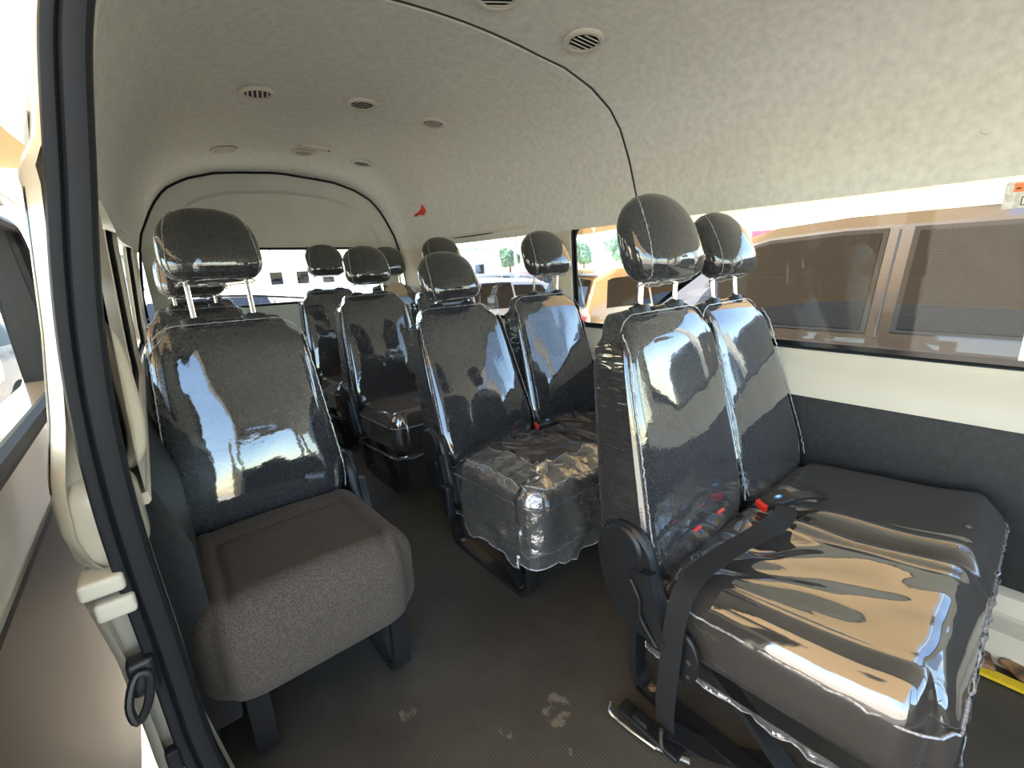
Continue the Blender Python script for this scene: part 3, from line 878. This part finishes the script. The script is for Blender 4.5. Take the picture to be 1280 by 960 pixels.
def cushion_seam(hwid, y0, y1, z, mb_r=.0024, inset=.008, bottom=None):
    yc = (y0+y1)/2; hy = (y1-y0)/2; P = []
    for y, x in rr_loop(-hy+inset, hy-inset, -hwid+inset, hwid-inset, [.03, .07, .07, .03], 10):
        P.append((x, y+yc))
    # densify
    out = []
    for i in range(len(P)):
        a, b = P[i], P[(i+1) % len(P)]; d = math.hypot(a[0]-b[0], a[1]-b[1]); n = max(1, int(d/.014))
        for k in range(n): out.append((a[0]+(b[0]-a[0])*k/n, a[1]+(b[1]-a[1])*k/n))
    return [(x, y, z(x, y)) for x, y in out]
def skirt(hwid, y0, y1, ztop, drop, parent, amp=.012, seed=0, sides='all'):
    loop = cushion_seam(hwid, y0, y1, lambda x, y: 0, inset=-.006)
    V = []; F = []; N = len(loop); K = 4
    cx = 0; cyy = (y0+y1)/2
    for j in range(K+1):
        t = j/K
        for i, (x, y, _) in enumerate(loop):
            d = Vector((x-cx, y-cyy)).normalized()
            w = nz(i*.55+seed, t*1.2, 3)*amp*(.3+t)
            dz = -drop*t*(.55+.9*abs(nz(i*.13+seed, 7, 1)))
            V.append((x+d.x*w, y+d.y*w, ztop(x, y)+dz+.006*nz(i*.8, 4, seed)*t))
    for j in range(K):
        for i in range(N): F.append((j*N+i, j*N+(i+1) % N, (j+1)*N+(i+1) % N, (j+1)*N+i))
    o = MB().add(V, F).build('film_skirt', M['film'], parent, angle=2)
    hem = [V[K*N+i] for i in range(N)]
    MB().tube(hem, .0016, 6, closed=True).build('film_hem', M['crinkle'], o)
    return o
CY0, CY1 = -.475, .030
def seat_pan(hwid, parent):
    MB().box((-hwid+.06, -.34, .225), (hwid-.04, .05, .25), .012).build('seat_pan', M['metal'], parent)
def single_seat(loc, label, film=True, ds=.78, group=None, rec=math.radians(14.5), wall_cover=True):
    r = empty('single_seat', loc); setp(r, label, 'seat', group)
    V, F = cushion_mesh(.240, CY0, CY1, .455, .415, .222, False, .004 if film else 0, 3, 36, 40)
    c = MB().add(V, F).build('cushion', M['film_seat' if film else 'cloth'], r, angle=1.4)
    if film:
        seam_from(None, cushion_seam(.237, CY0, CY1, lambda x, y: .435-.04*(y-CY0)/.5), .0022, .006, closed=True).build('film_seam', M['crinkle'], c)
        skirt(.237, CY0, CY1, lambda x, y: .262-.04*(y-CY0)/.5, .03, c, seed=2)
    backrest(0, rec, r, seed=4); headrest(0, rec, ds, r)
    recliner(.226, 1, r); recliner(-.226, -1, r)
    leg_frame(.180, r); leg_frame(-.150, r); seat_pan(.237, r)
    return r
def buckle(loc, rot, parent):
    b = MB(); V, F = rbox(.022, .045, .013, .008, [4, 6, 2], 3)
    b.add([Vector((v.x*(1 - .25*(v.y < 0)), v.y, v.z)) for v in V], F)
    o = b.build('belt_buckle', M['plastic'], parent); o.location = loc; o.rotation_euler = rot
    MB().box((-.016, -.052, -.009), (.016, -.034, .012), .004).build('release_button', M['red'], o)
    ov = MB().lathe([(0, .0008), (.007, .0008), (.008, 0)], (0, .004, .0132), 16, Matrix.Diagonal((.8, 1.4, 1))); ov.build('round_print', M['blueoval'], o)
    ov = MB().lathe([(0, .0012), (.003, .0012), (.0035, 0)], (0, .004, .0136), 12, Matrix.Diagonal((.8, 1.4, 1))); ov.build('round_print', M['white'], o)
    MB().ribbon([(0, .04, 0), (.004, .09, -.012), (.004, .14, -.035)], (1, 0, 0), .030, .006).build('stalk', M['plastic'], o)
    return o
def double_seat(loc, label, near=False, wr=.006, ds=(.755, .755), recs=(13.5, 16.5), hd=((0, .025), (0, .025)), group=None, seed=0, covers=True, aisle=-1, filmseat=True):
    r = empty('double_seat', loc); setp(r, label, 'seat', group)
    nx, ny = (76, 48) if near else (50, 28)
    V, F = cushion_mesh(.452, CY0, CY1, .440, .402, .20, True, wr, seed, nx, ny)
    c = MB().add(V, F).build('cushion', M['film_seat'], r, angle=1.4)
    zt = lambda x, y: .382-.03*(y-CY0)/.5
    seam_from(None, cushion_seam(.452, CY0, CY1, zt, inset=.002), .0028, .007, closed=True).build('film_seam', M['crinkle'], c)
    skirt(.452, CY0, CY1, lambda x, y: .25-.04*(y-CY0)/.5, .022, c, .010 if near else .007, seed)
    for i, cx in enumerate((-.227, .232)):
        rec = math.radians(recs[i]); backrest(cx, rec, r, seed=seed+i*3); headrest(cx+hd[i][0], rec, ds[i], r, hd[i][1])
    recliner(aisle*.448, aisle, r)
    leg_frame(-.40, r); leg_frame(.06, r); seat_pan(.45, r)
    for ya in (-.06, -.36): MB().box((.30, ya, .0), (.34, ya+.06, .24), .006).build('wall_side_bracket', M['metal'], r)
    buckle((-.02, -.07, .452), (math.radians(12), math.radians(8), math.radians(-118)), r)
    return r
S_single = single_seat((.172, 1.35, 0), 'single seat on the left with bare brown cushion, back still in clear film', film=False, ds=.805)
# small paper tag and clip by its left hinge
MB().box((-.250, -.235, .405), (-.212, -.231, .448)).build('paper_tag', M['label'], S_single)
MB().box((-.275, -.02, .385), (-.248, .02, .40), .004).build('belt_tongue', M['plastic'], S_single)
for z in (.52, .45):
    MB().box((-.262, .05, z), (-.245, .08, z+.02), .004).build('clip', M['plastic'], S_single)
D1 = double_seat((1.212, .45, 0), 'nearest pair of seats at the right, glossy tan-reflecting film over one wide cushion', True, .005, (.755, .765), (13.0, 18.5), ((.005, .02), (.01, .02)), seed=11)
D2 = double_seat((1.205, 1.32, 0), 'middle pair of seats, crumpled loose film on its cushion, second row from the camera', True, .009, (.712, .770), (21.5, 17.5), ((0, .03), (.04, .0)), seed=23)
D3 = double_seat((1.212, 2.27, 0), 'third pair of seats from the camera, dark film-covered backs across the aisle', False, .006, (.75, .80), (13.8, 15), ((0, .025), (.03, .0)), seed=31)
S3 = single_seat((.172, 2.22, 0), 'film-covered single seat hidden behind the big headrest of the bare-cushion seat', True, .74)
G4 = 'rearmost seats against the tailgate'
R4a = double_seat((1.225, 3.07, 0), 'rear row pair of seats at the right below the tailgate window', False, .006, (.79, .775), (10, 10), seed=41)
R4b = single_seat((.26, 3.07, 0), 'single seat in the rear left corner, mostly hidden', True, .74)
# loose crumpled film over the front of the middle pair
def loose_film():
    """slack film bag pulled over the front two thirds, hanging below the cushion at front and aisle side"""
    path = []                      # plan outline: aisle side rear -> front -> wall side
    for y in [CY0+.36-.02*i for i in range(17)]: path.append((-.462, y, -1, 0))
    for k in range(7):
        a = PI + (PI/2)*k/6; path.append((-.39+.075*math.cos(a), CY0+.07+.075*math.sin(a), math.cos(a), math.sin(a)))
    for i in range(1, 40): path.append((-.39+.78*i/40, CY0-.006, 0, -1))
    for k in range(7):
        a = -PI/2 + (PI/2)*k/6; path.append((.39+.075*math.cos(a), CY0+.07+.075*math.sin(a), math.cos(a), math.sin(a)))
    V = []; F = []; N = len(path); NJ = 16
    for j in range(NJ+1):
        t = j/NJ
        for i, (x, y, nx, ny) in enumerate(path):
            w = .5+nz(i*.23, t*2.5, 2); fold = abs(math.sin(i*.55+3*nz(i*.1, t*2, 9)))
            if t < .35:
                q = 1-t/.35; inn = .11*q*(1+.5*nz(i*.3, 8, 1))
                V.append((x-nx*inn, y-ny*inn, .452+.016*fold*(.4+q)+.012*w*(1-q*.5)-.018*(1-q)**2))
            else:
                q = (t-.35)/.65; drop = .232+.020*nz(i*.2, 4, 4)
                out = .004+.022*w*q+.012*fold
                V.append((x+nx*out, y+ny*out, .434-drop*q))
    for j in range(NJ):
        for i in range(N-1): F.append((j*N+i, j*N+i+1, (j+1)*N+i+1, (j+1)*N+i))
    o = MB().add(V, F).build('loose_film', M['film'], D2, angle=3)
    rag = lambda L: [Vector(v)+Vector((nz(k*.9,1,1), nz(k*.9,5,2), nz(k*.9,9,3)))*.007 for k, v in enumerate(L)]
    MB().tube(rag(V[-N:]), .0022, 6).build('film_hem', M['crinkle'], o)
    MB().tube(rag(V[:N]), .0020, 6).build('film_hem', M['crinkle'], o)
    MB().tube(rag([V[5*N+i] for i in range(N)]), .0022, 6).build('film_seam', M['crinkle'], o)
loose_film()
# tongue holder on the middle pair's aisle side
MB().box((-.51, -.06, .20), (-.475, -.02, .33), .01).build('belt_guide', M['plastic'], D2)
# beige cloth corner hanging on the rear right back
mk('beige_cloth', [Vector(v) for v in [(.13,.085,.86),(.16,.09,.965),(.22,.095,1.005),(.30,.10,1.0),(.335,.10,.94),(.34,.095,.84),(.24,.085,.80)]], [tuple(range(7))], M['beigecloth'], R4a)

# belt of the nearest pair: webbing over the cushion edge down to the floor, as parts of D1
wb_pts = [(-.05,-.10,.462),(-.09,-.115,.462),(-.15,-.115,.460),(-.23,-.100,.456),(-.31,-.085,.452),(-.39,-.075,.448),(-.440,-.070,.440),(-.478,-.066,.405),(-.492,-.062,.34),(-.497,-.060,.25),(-.497,-.055,.14),(-.490,-.055,.06)]
P = smooth_loop(wb_pts, 5, False)
wd = []
for i in range(len(P)):
    t = i/(len(P)-1); a = 0
    tw = math.radians(60)*gauss(t-.16, .07)
    wd.append((0 + .25*math.sin(tw), 1, math.sin(tw)*.6))
MB().ribbon(P, wd, .046, .0022).build('belt_webbing', M['web'], D1, angle=.8)
P = smooth_loop([(-.490,-.055,.06),(-.47,-.075,.045),(-.44,-.12,.022),(-.40,-.17,.010),(-.36,-.22,.008),(-.33,-.27,.007)], 5, False)
MB().ribbon(P, (.5, .5, .1), .046, .0022).build('belt_webbing', M['web'], D1, angle=.8)
pl = MB().prism(smooth_loop([(-.05,.32),(-.09,.315),(-.112,.27),(-.105,.220),(-.085,.200),(-.062,.215),(-.048,.26)], 4), -.478, -.468, .002).build('perforated_plate', M['plastic'], D1, angle=.6)
for (y, z, rr) in ((-.066,.262,.007), (-.092,.262,.006), (-.066,.232,.004), (-.092,.225,.004)):
    MB().lathe([(0,0),(rr,0),(rr,.001),(0,.001)], (-.4795, y, z), 12, Matrix.Rotation(PI/2, 3, 'Y')).build('plate_hole', M['zinc'], pl)
an = MB().box((-.515,-.10,.018), (-.475,.06,.030), .004).box((-.51,-.02,.028),(-.485,.02,.042),.004).build('floor_anchor', M['plastic'], D1)
MB().tube(smooth_loop([(-.525,.07,.045),(-.53,.068,.022),(-.525,.02,.014),(-.515,-.05,.014)],5,False), .0038, 8).build('steel_hook', M['chrome'], an)
MB().tube([(-.512,-.058,.075),(-.512,-.062,.022)], .0048, 8).build('steel_hook', M['chrome'], an)
MB().tube([(-.512,-.05,.016),(-.485,-.115,.016)], .0065, 8).build('steel_hook', M['chrome'], an)
for xx in (-.30, -.17):
    MB().box((xx-.012, .0, .462), (xx+.012, .012, .472), .003)
# two small red tabs at the foot of its near back
for xx in (-.33, -.22):
    p = shear_back(Vector((xx, -.034, .075)), math.radians(13)); 
    MB().box((p.x-.014, p.y-.003, p.z-.003), (p.x+.014, p.y+.004, p.z+.003), .002).build('red_tab', M['red'], D1)

# ---------------------------------------------------------------- ceiling fittings
def ceil_z(x, y):
    a = abs(x-XC); best = 1.74
    pr = profile_pts(y, 1.245); pr = [(px-XC, pz) for px, pz in pr if px >= XC]
    pr.sort()
    for (xa, za), (xb, zb) in zip(pr, pr[1:]):
        if xa <= a <= xb: return za+(zb-za)*(a-xa)/(xb-xa) if xb > xa else zb
    return best
def vent(x, y, ang, label):
    z = ceil_z(x, y); sl = math.atan2(ceil_z(x+.03, y)-ceil_z(x-.03, y), .06)
    r = empty('ceiling_vent', (x, y, z-.0035)); r.rotation_euler = (0, -sl, 0); setp(r, label, 'vent')
    k = 1.0
    MB().lathe([(.062,.002),(.062,-.004),(.058,-.008),(.048,-.009),(.043,-.005),(.042,.0)], (0,0,0), 28).build('ring', M['vent'], r)
    MB().lathe([(0,-.0045),(.043,-.0045),(.043,.001),(0,.001)], (0,0,0), 24).build('duct', M['ventdark'], r)
    for i in range(5):
        c = (i-2)*.016; h = math.sqrt(.042**2-c*c)-.001
        ca, sa = math.cos(ang), math.sin(ang)
        p = [Vector((ca*c-sa*t*h, sa*c+ca*t*h, -.0080)) for t in (-1, 0, 1)]
        MB().ribbon(p, (ca*.9, sa*.9, .4), .0066, .0022).build('slat', M['slat'], r, angle=.5)
vx = (.455, .838, 1.165)
names = {0: 'row nearest the camera', 1: 'middle row', 2: 'rearmost row'}
for ri, y in enumerate((1.035, 1.94, 2.80)):
    for ci, x in enumerate(vx):
        if ri == 0 and ci == 0: continue
        pos = {0: 'left', 1: 'centre', 2: 'right'}[ci]
        vent(x, y + (.02 if ci == 0 else 0), .5 + .5*ci - .9*ri + (.2 if ri else 0), 'round slatted air vent on the ceiling, %s one of the %s' % (pos, names[ri]))
lm = empty('ceiling_lamp', (.86, 2.66, ceil_z(.86, 2.66))); setp(lm, 'small rectangular dome lamp by the rearmost centre vent', 'lamp')
MB().box((-.075,-.03,-.016), (.075,.03,.004), .008).build('housing', M['vent'], lm)
MB().box((-.05,-.024,-.020), (.06,.024,-.010), .006).build('lens', M['slat'], lm)
MB().box((.064,-.010,-.020), (.073,.010,-.012), .003).build('switch', M['plastic'], lm)
for i, (y, z) in enumerate(((.74,1.545),(.18,1.36),(.71,1.36),(1.85,1.38))):
    x = XC + hw(z, y)
    lb = ['headliner button plug high above the nearest seat pair', 'headliner button plug near the right edge of the view', 'headliner button plug low, just above the big window', 'headliner button plug above the pale window pillar'][i]
    o = MB().lathe([(0,.004),(.008,.0035),(.011,0),(.011,-.003)], (0,0,0), 16).build('button_plug', M['vent']); o.location = (x+.001, y, z)
    o.rotation_euler = (0, math.radians(-(180-62) if z > 1.5 else -(180-76))+PI, 0); setp(o, lb, 'plug')
# emergency hammer on the right upper wall
hx, hy_, hz_ = XC+hw(1.46, 2.88), 2.88, 1.46
hm = empty('emergency_hammer', (hx-.012, hy_, hz_)); setp(hm, 'red emergency hammer clipped on the upper right wall', 'hammer')
MB().box((-.012, -.055, .0), (.010, -.030, .055), .005).build('head', M['red'], hm)
MB().tube([(-.002, -.045, .02), (-.002, .075, -.005)], .010, 10).build('handle', M['red'], hm)
MB().box((-.004, -.03, -.012), (.012, .0, .045), .004).build('clip', M['red'], hm)
# sticker on the big window, upper front corner
st = empty('window_sticker', (0, .085, 1.20)); setp(st, 'grey notice sticker with an orange box on the big window', 'sticker')
def stx(y, z): return wx(1, z+1.20, y+.085, .024)
def patch(y0, y1, z0, z1, off, name, mat):
    V = [(stx(y, z)-off, y, z) for y, z in ((y0,z0),(y1,z0),(y1,z1),(y0,z1))]; V += [(v[0]+.0006, v[1], v[2]) for v in V]
    mk(name, V, [(0,1,2,3),(7,6,5,4),(0,4,5,1),(1,5,6,2),(2,6,7,3),(3,7,4,0)], mat, st, smooth=False)
patch(-.09, .045, -.028, .034, 0, 'paper', M['label'])
patch(-.09, .030, .010, .030, .001, 'orange_box', M['orange'])
for i in range(5): patch(.018-i*.016, .026-i*.016, .016, .020+.002*(i % 2), .002, 'print_mark', M['darkink'])
for (a, b, c, d) in ((.012,.014,-.022,-.002), (-.03,.014,-.004,-.002), (-.03,.014,-.022,-.020), (-.01,.004,-.010,-.008), (-.01,.004,-.016,-.014)): patch(a, b, c, d, .001, 'print_mark', M['darkink'])

# dome speaker-like round recess on left headliner
rc = MB().lathe([(0,.0),(.085,.0),(.090,-.003),(.094,.0)], (0,0,0), 32).build('speaker_grille', M['headliner'])
rc.location = (XC-hw(1.40, 1.05)+.002, 1.0, 1.40); rc.rotation_euler = (0, math.radians(103), 0); setp(rc, 'round felt-covered speaker bump on the upper left lining beside the seal', 'speaker')

# odds and ends at the lower right
tr = empty('yellow_strap', (1.46, .0, .0)); setp(tr, 'yellow plastic strip lying on the floor at the lower right', 'strip')
MB().ribbon(smooth_loop([(-.02,.12,.012),(.03,.02,.014),(.045,-.10,.012),(.05,-.25,.01)],5,False), (1,0,.1), .026, .010).build('strip', M['yellow'], tr)
MB().ribbon([(-.005,.075,.0185),(.022,.030,.020)], (1,0,0), .010, .002).build('slot', M['plastic'], tr)
random.seed(3)
for i in range(7):
    V, F = rbox(.022+.012*random.random(), .03+.02*random.random(), .010+.006*random.random(), .008, [3,3,2], 2)
    V = [v + Vector((nz(v.x*60, v.y*60, i), nz(v.x*50, i, v.z*60), nz(i, v.y*50, v.z*60)))*.006 for v in V]
    o = MB().add(V, F).build('wood_scrap', M['clutter']); o.location = (1.545 + .02*(i % 2), -.035-.075*i, .016 + .004*(i % 3)); o.rotation_euler = (0, 0, random.random()*3)
    setp(o, 'brown scrap of debris lying by the sill rail behind the yellow strip', 'debris', 'brown debris along the sill rail')

# ---------------------------------------------------------------- outside
GZ = -.62
g = MB().box((-60, -60, GZ-.2), (90, 90, GZ)).build('ground', M['sand']); setp(g, 'pale sunlit sandy ground of the car lot outside', 'ground', kind='structure')
def car(name, loc, rz, L, Wd, H, paint, label, hood=True, belt=.62, rails=False, spoiler=False):
    """+y is the front. stations: y, belt z, roof z, half width belt, half width roof"""
    r = empty(name, (loc[0], loc[1], GZ), rz); setp(r, label, 'car')
    hb = belt*H; w = Wd/2
    if hood:
        S = [(-L/2, .50*H, .53*H, .86, .84), (-L/2+.06, .60*H, .64*H, .94, .86), (-L*.44, hb, .90*H, .97, .74), (-L*.38, hb, .97*H, 1, .76), (-L*.2, hb, H, 1, .78), (0, hb, H, 1, .79), (L*.08, hb, .985*H, 1, .78), (L*.13, hb, .95*H, 1, .76), (L*.26, hb*.98, .66*H, .99, .84), (L*.29, hb*.95, .615*H, .98, .86), (L*.44, hb*.86, .54*H, .93, .80), (L/2, .42*H, .45*H, .82, .74)]
    else: S = []
    cols = 15; V = []; F = []
    def sect(s):
        y, zb, zr, kb, kr = s
        return [(w*kb*.96, y, .16*H), (w*kb*1.0, y, .30*H), (w*kb*1.01, y, .45*H), (w*kb, y, zb), (w*(kb*.45+kr*.55), y, zb+(zr-zb)*.55), (w*kr*1.02, y, zb+(zr-zb)*.90), (w*kr*.90, y, zr), (0, y, zr+.015*H)]
    for s in S:
        h = sect(s); full = h + [(-a, b, c) for a, b, c in reversed(h[:-1])]; V += full
    n = 15
    for j in range(len(S)-1):
        for i in range(n-1): F.append((j*n+i, j*n+i+1, (j+1)*n+i+1, (j+1)*n+i))
        F.append((j*n, (j+1)*n, (j+1)*n+n-1, j*n+n-1))
    F.append(tuple(range(n))); F.append(tuple((len(S)-1)*n+i for i in range(n)))
    mk('body', V, F, paint, r, angle=.5)
    # side windows, as slightly proud curved panels
    def gp(y, t, side, off):
        for a, b in zip(S, S[1:]):
            if a[0] <= y <= b[0]:
                k = (y-a[0])/(b[0]-a[0]); s = [p+(q-p)*k for p, q in zip(a, b)]; break
        h = sect(s); lo, mi, hi = h[3], h[4], h[5]
        q = [l+(m-l)*(t/.55) for l, m in zip(lo, mi)] if t < .55 else [l+(m-l)*((t-.55)/.35) for l, m in zip(mi, hi)]
        return (side*(q[0]+off), y, q[2])
    def panel(y0a, y1a, y0b, y1b, t0, t1, side, nm='side_window', mat=None, off=.012):
        V = []; F = []; A, B = 8, 5
        for j in range(B+1):
            tt = t0+(t1-t0)*j/B; k = j/B
            for i in range(A+1):
                y = (y0a+(y0b-y0a)*k) + ((y1a+(y1b-y1a)*k)-(y0a+(y0b-y0a)*k))*i/A
                V.append(gp(y, tt, side, off))
        m0 = len(V)
        for j in range(B+1):
            for i in range(A+1):
                v = V[j*(A+1)+i]; V.append((v[0]-side*off*1.5, v[1], v[2]))
        for o in (0, m0):
            for j in range(B):
                for i in range(A): F.append((o+j*(A+1)+i, o+j*(A+1)+i+1, o+(j+1)*(A+1)+i+1, o+(j+1)*(A+1)+i))
        bd = [i for i in range(A+1)] + [(j)*(A+1)+A for j in range(1, B+1)] + [B*(A+1)+i for i in range(A-1, -1, -1)] + [j*(A+1) for j in range(B-1, 0, -1)]
        for i in range(len(bd)): a, b = bd[i], bd[(i+1) % len(bd)]; F.append((a, b, m0+b, m0+a))
        return mk(nm, V, F, mat or M['carglass'], r, angle=.5)
    for sd in (-1, 1):
        panel(-L*.425, -L*.25, -L*.40, -L*.25, .12, .80, sd); panel(-L*.235, -L*.066, -L*.235, -L*.066, .08, .84, sd)
        panel(-L*.035, L*.20, -L*.035, L*.115, .06, .84, sd)
        panel(-L*.0505, -L*.0485, -L*.0505, -L*.0485, -.0, .86, sd, 'door_gap', M['ventdark'], .002)
        for (ya_, yb_, yc_, yd_, ta_, tb_) in ((-L*.24, -L*.061, -L*.24, -L*.061, .05, .875), (-L*.04, L*.213, -L*.04, L*.120, .03, .875)): panel(ya_, yb_, yc_, yd_, ta_, tb_, sd, 'window_seal', M['frit'], .006)
        MB().box((sd*w*1.0-.02, -L*.10, .55*H), (sd*w*1.0+.03, -L*.06, .57*H), .008).build('door_handle', paint, r)
        V = MB().box((sd*w-.02, L*.16, .60*H), (sd*w+.16*sd, L*.20, .70*H), .02); V.build('mirror', paint, r)
        if rails:
            MB().tube([(sd*w*.70, -L*.36, 1.0*H), (sd*w*.72, -L*.30, 1.035*H), (sd*w*.72, 0, 1.045*H), (sd*w*.70, L*.07, 1.005*H)], .014, 8).build('roof_rail', M['zinc'], r)
    def cross(ya, za, yb, zb, wa, wb_, nm, off, n=6):
        V = []; F = []
        for k in range(4):
            t = k/3
            for i in range(n+1):
                a = -1+2*i/n; V.append((a*(wa+(wb_-wa)*t), ya+(yb-ya)*t+off[0]-0*a*a, za+(zb-za)*t+off[1]+.012*H*(1-a*a)))
        for j in range(3):
            for i in range(n): F.append((j*(n+1)+i, j*(n+1)+i+1, (j+1)*(n+1)+i+1, (j+1)*(n+1)+i))
        mk(nm, V, F, M['carglass'], r)
    cross(L*.262, .665*H, L*.140, .935*H, w*.80, w*.70, 'windscreen', (.02, .025))
    cross(-L*.485, .665*H, -L*.442, .88*H, w*.78, w*.66, 'rear_window', (-.03, .015))
    for sd in (-1, 1):
        for yy in (-L*.30, L*.31):
            Mx = Matrix.Rotation(PI/2, 3, 'Y'); R = .19*H
            MB().lathe([(R*.55,-.11),(R*.9,-.11),(R,-.08),(R,.08),(R*.9,.11),(R*.55,.11),(R*.5,.08),(0,.07)], (sd*(w-.10), yy, R), 22, Mx if sd > 0 else Matrix.Rotation(-PI/2, 3, 'Y')).build('wheel', M['tyre'], r)
        MB().box((sd*w*.78-.12, -L/2-.01, .52*H), (sd*w*.78+.10, -L/2+.08, .60*H), .02).build('tail_lamp', M['lampred'], r)
        MB().box((sd*w*.66-.14, L/2-.10, .40*H), (sd*w*.66+.14, L/2-.0, .46*H), .02).build('headlamp', M['chrome'], r)
    if spoiler: MB().box((-w*.66, -L*.50, .945*H), (w*.66, -L*.42, .975*H), .012).build('spoiler', paint, r)
    return r
# neighbour: faces the same way as our tail, 60 cm beyond the right wall
car('bronze_car', (3.91, .825, 0), 0, 4.9, 1.92, 1.90, M['suv'], 'bronze metallic estate car parked right beside the big side window', belt=.665)
car('tan_car', (7.0, 4.3, 0), math.radians(-107), 4.3, 1.80, 1.66, M['cartan'], 'tan hatchback with rear spoiler parked beyond the bronze car', spoiler=True)
car('white_car', (4.5, 7.6, 0), math.radians(80), 4.6, 1.82, 1.50, M['carwhite'], 'white saloon seen through the rear quarter window')
car('gold_car', (.7, 7.6, 0), math.radians(176), 4.6, 1.85, 1.52, M['cartan'], 'gold car parked close behind the tailgate window')
car('silver_car', (8.6, 12.5, 0), math.radians(60), 4.6, 1.82, 1.50, M['carsilver'], 'silver car farther off across the sunny lot')
car('red_car', (13.5, 15.5, 0), math.radians(100), 4.5, 1.82, 1.48, M['carred'], 'red car farthest off across the sunny lot')
car('grey_car', (-2.6, 7.2, 0), math.radians(170), 4.5, 1.82, 1.50, M['carsilver'], 'silver car outside beyond the open sliding door')
def sail(C4, label, sagz=.25, poles=True, mat='sail'):
    r = empty('shade_sail', (C4[0][0], C4[0][1], GZ)); setp(r, label, 'shade sail')
    c = [Vector(p)-Vector(r.location) for p in C4]; n = 14; V = []; F = []
    for i in range(n+1):
        for j in range(n+1):
            u, v = i/n, j/n
            # edges bow inwards
            p = c[0]*(1-u)*(1-v)+c[1]*u*(1-v)+c[2]*u*v+c[3]*(1-u)*v
            cen = (c[0]+c[1]+c[2]+c[3])/4
            e = max(abs(2*u-1), abs(2*v-1)); m = min(abs(2*u-1), abs(2*v-1))
            p = p + (cen-p)*.16*(1-m*m)*e
            p.z -= sagz*(1-(2*u-1)**2)*(1-(2*v-1)**2)
            V.append(p)
    for i in range(n):
        for j in range(n): a = i*(n+1)+j; F.append((a, a+1, a+n+2, a+n+1))
    o = mk('fabric', V, F, M[mat], r)
    if poles:
        for p in c: MB().tube([(p.x, p.y, 0), (p.x, p.y, p.z+.1)], .05, 10).build('pole', M['pole'], r)
    return r
sail([(2.3,.0,2.8), (2.3,4.8,2.7), (9.4,5.6,1.75), (9.4,.3,1.9)], 'tan shade sail stretched over the bronze car')
sail([(10.4,-3,1.9), (10.2,4.4,1.5), (17,7.5,1.7), (17,-3,2.9)], 'tan shade sail farther right beyond the bronze car', mat='sail2')
sail([(10.2,6.6,2.4), (8.8,10.5,2.0), (12.5,12,2.1), (14.5,8.4,2.7)], 'tan shade sail above the tan hatchback', mat='sail2')
sail([(-6.0,-2.4,2.9), (2.1,-1.9,3.0), (2.1,3.6,2.8), (-6.0,4.0,2.6)], 'tan shade sail overhead outside the open sliding door')
sail([(-3.6,4.6,2.5), (-.6,4.2,2.8), (-.5,9.0,2.6), (-3.8,9.0,2.3)], 'tan shade sail beyond the first one, past the open sliding door', mat='sail2')
# buildings and trees on the horizon
def house(loc, s, label, sign=False):
    r = empty('building', (loc[0], loc[1], GZ), loc[2]); setp(r, label, 'building')
    MB().box((-s[0]/2, -s[1]/2, 0), (s[0]/2, s[1]/2, s[2])).build('wall', M['bldg'], r)
    MB().box((-s[0]/2-.2, -s[1]/2-.2, s[2]), (s[0]/2+.2, s[1]/2+.2, s[2]+.25)).build('roof', M['trimgrey'], r)
    nw = int(s[0]/2.2)
    for i in range(nw):
        x = -s[0]/2 + s[0]*(i+.5)/nw
        MB().box((x-.5, -s[1]/2-.04, 1.0), (x+.5, -s[1]/2+.02, 2.1)).build('window', M['carglass'], r)
    if sign: MB().box((-s[0]*.2, -s[1]/2-.12, s[2]-.9), (s[0]*.25, -s[1]/2, s[2]-.1)).build('sign_board', M['bldgred'], r)
house((34, 14, math.radians(-65)), (16, 6, 3.4), 'white low building with red sign board behind the bronze car roof', True)
house((20, 46, math.radians(-15)), (22, 6, 3.6), 'long white building at the far end of the lot')
house((-6, 52, 0), (18, 6, 3.4), 'white building straight behind the van tailgate')
def tree(x, y, h, label):
    r = empty('tree', (x, y, GZ)); setp(r, label, 'tree', 'hazy trees on the horizon')
    MB().tube([(0,0,0),(.1,0,h*.4),(0,.1,h*.7)], .16, 8, rr=[.2,.15,.08]).build('trunk', M['bark'], r)
    mb = MB()
    for k in range(7):
        V, F = rbox(1, 1, 1, .95, [1,1,1], 4); s = h*.22*(.7+.6*random.random())
        c = Vector(((random.random()-.5)*h*.5, (random.random()-.5)*h*.5, h*(.55+.35*random.random())))
        mb.add([c + v*s*(1+.35*nz(v.x*2.5+k, v.y*2.5, v.z*2.5)) for v in V], F)
    mb.build('crown', M['leaf'], r)
random.seed(11)
for i in range(25):
    a = math.radians(-16 + i*4.6); d = 84+2*random.random()
    tree(d*math.sin(a)+0, d*math.cos(a), 4.6+1.4*random.random(), 'hazy green tree in the row along the horizon')
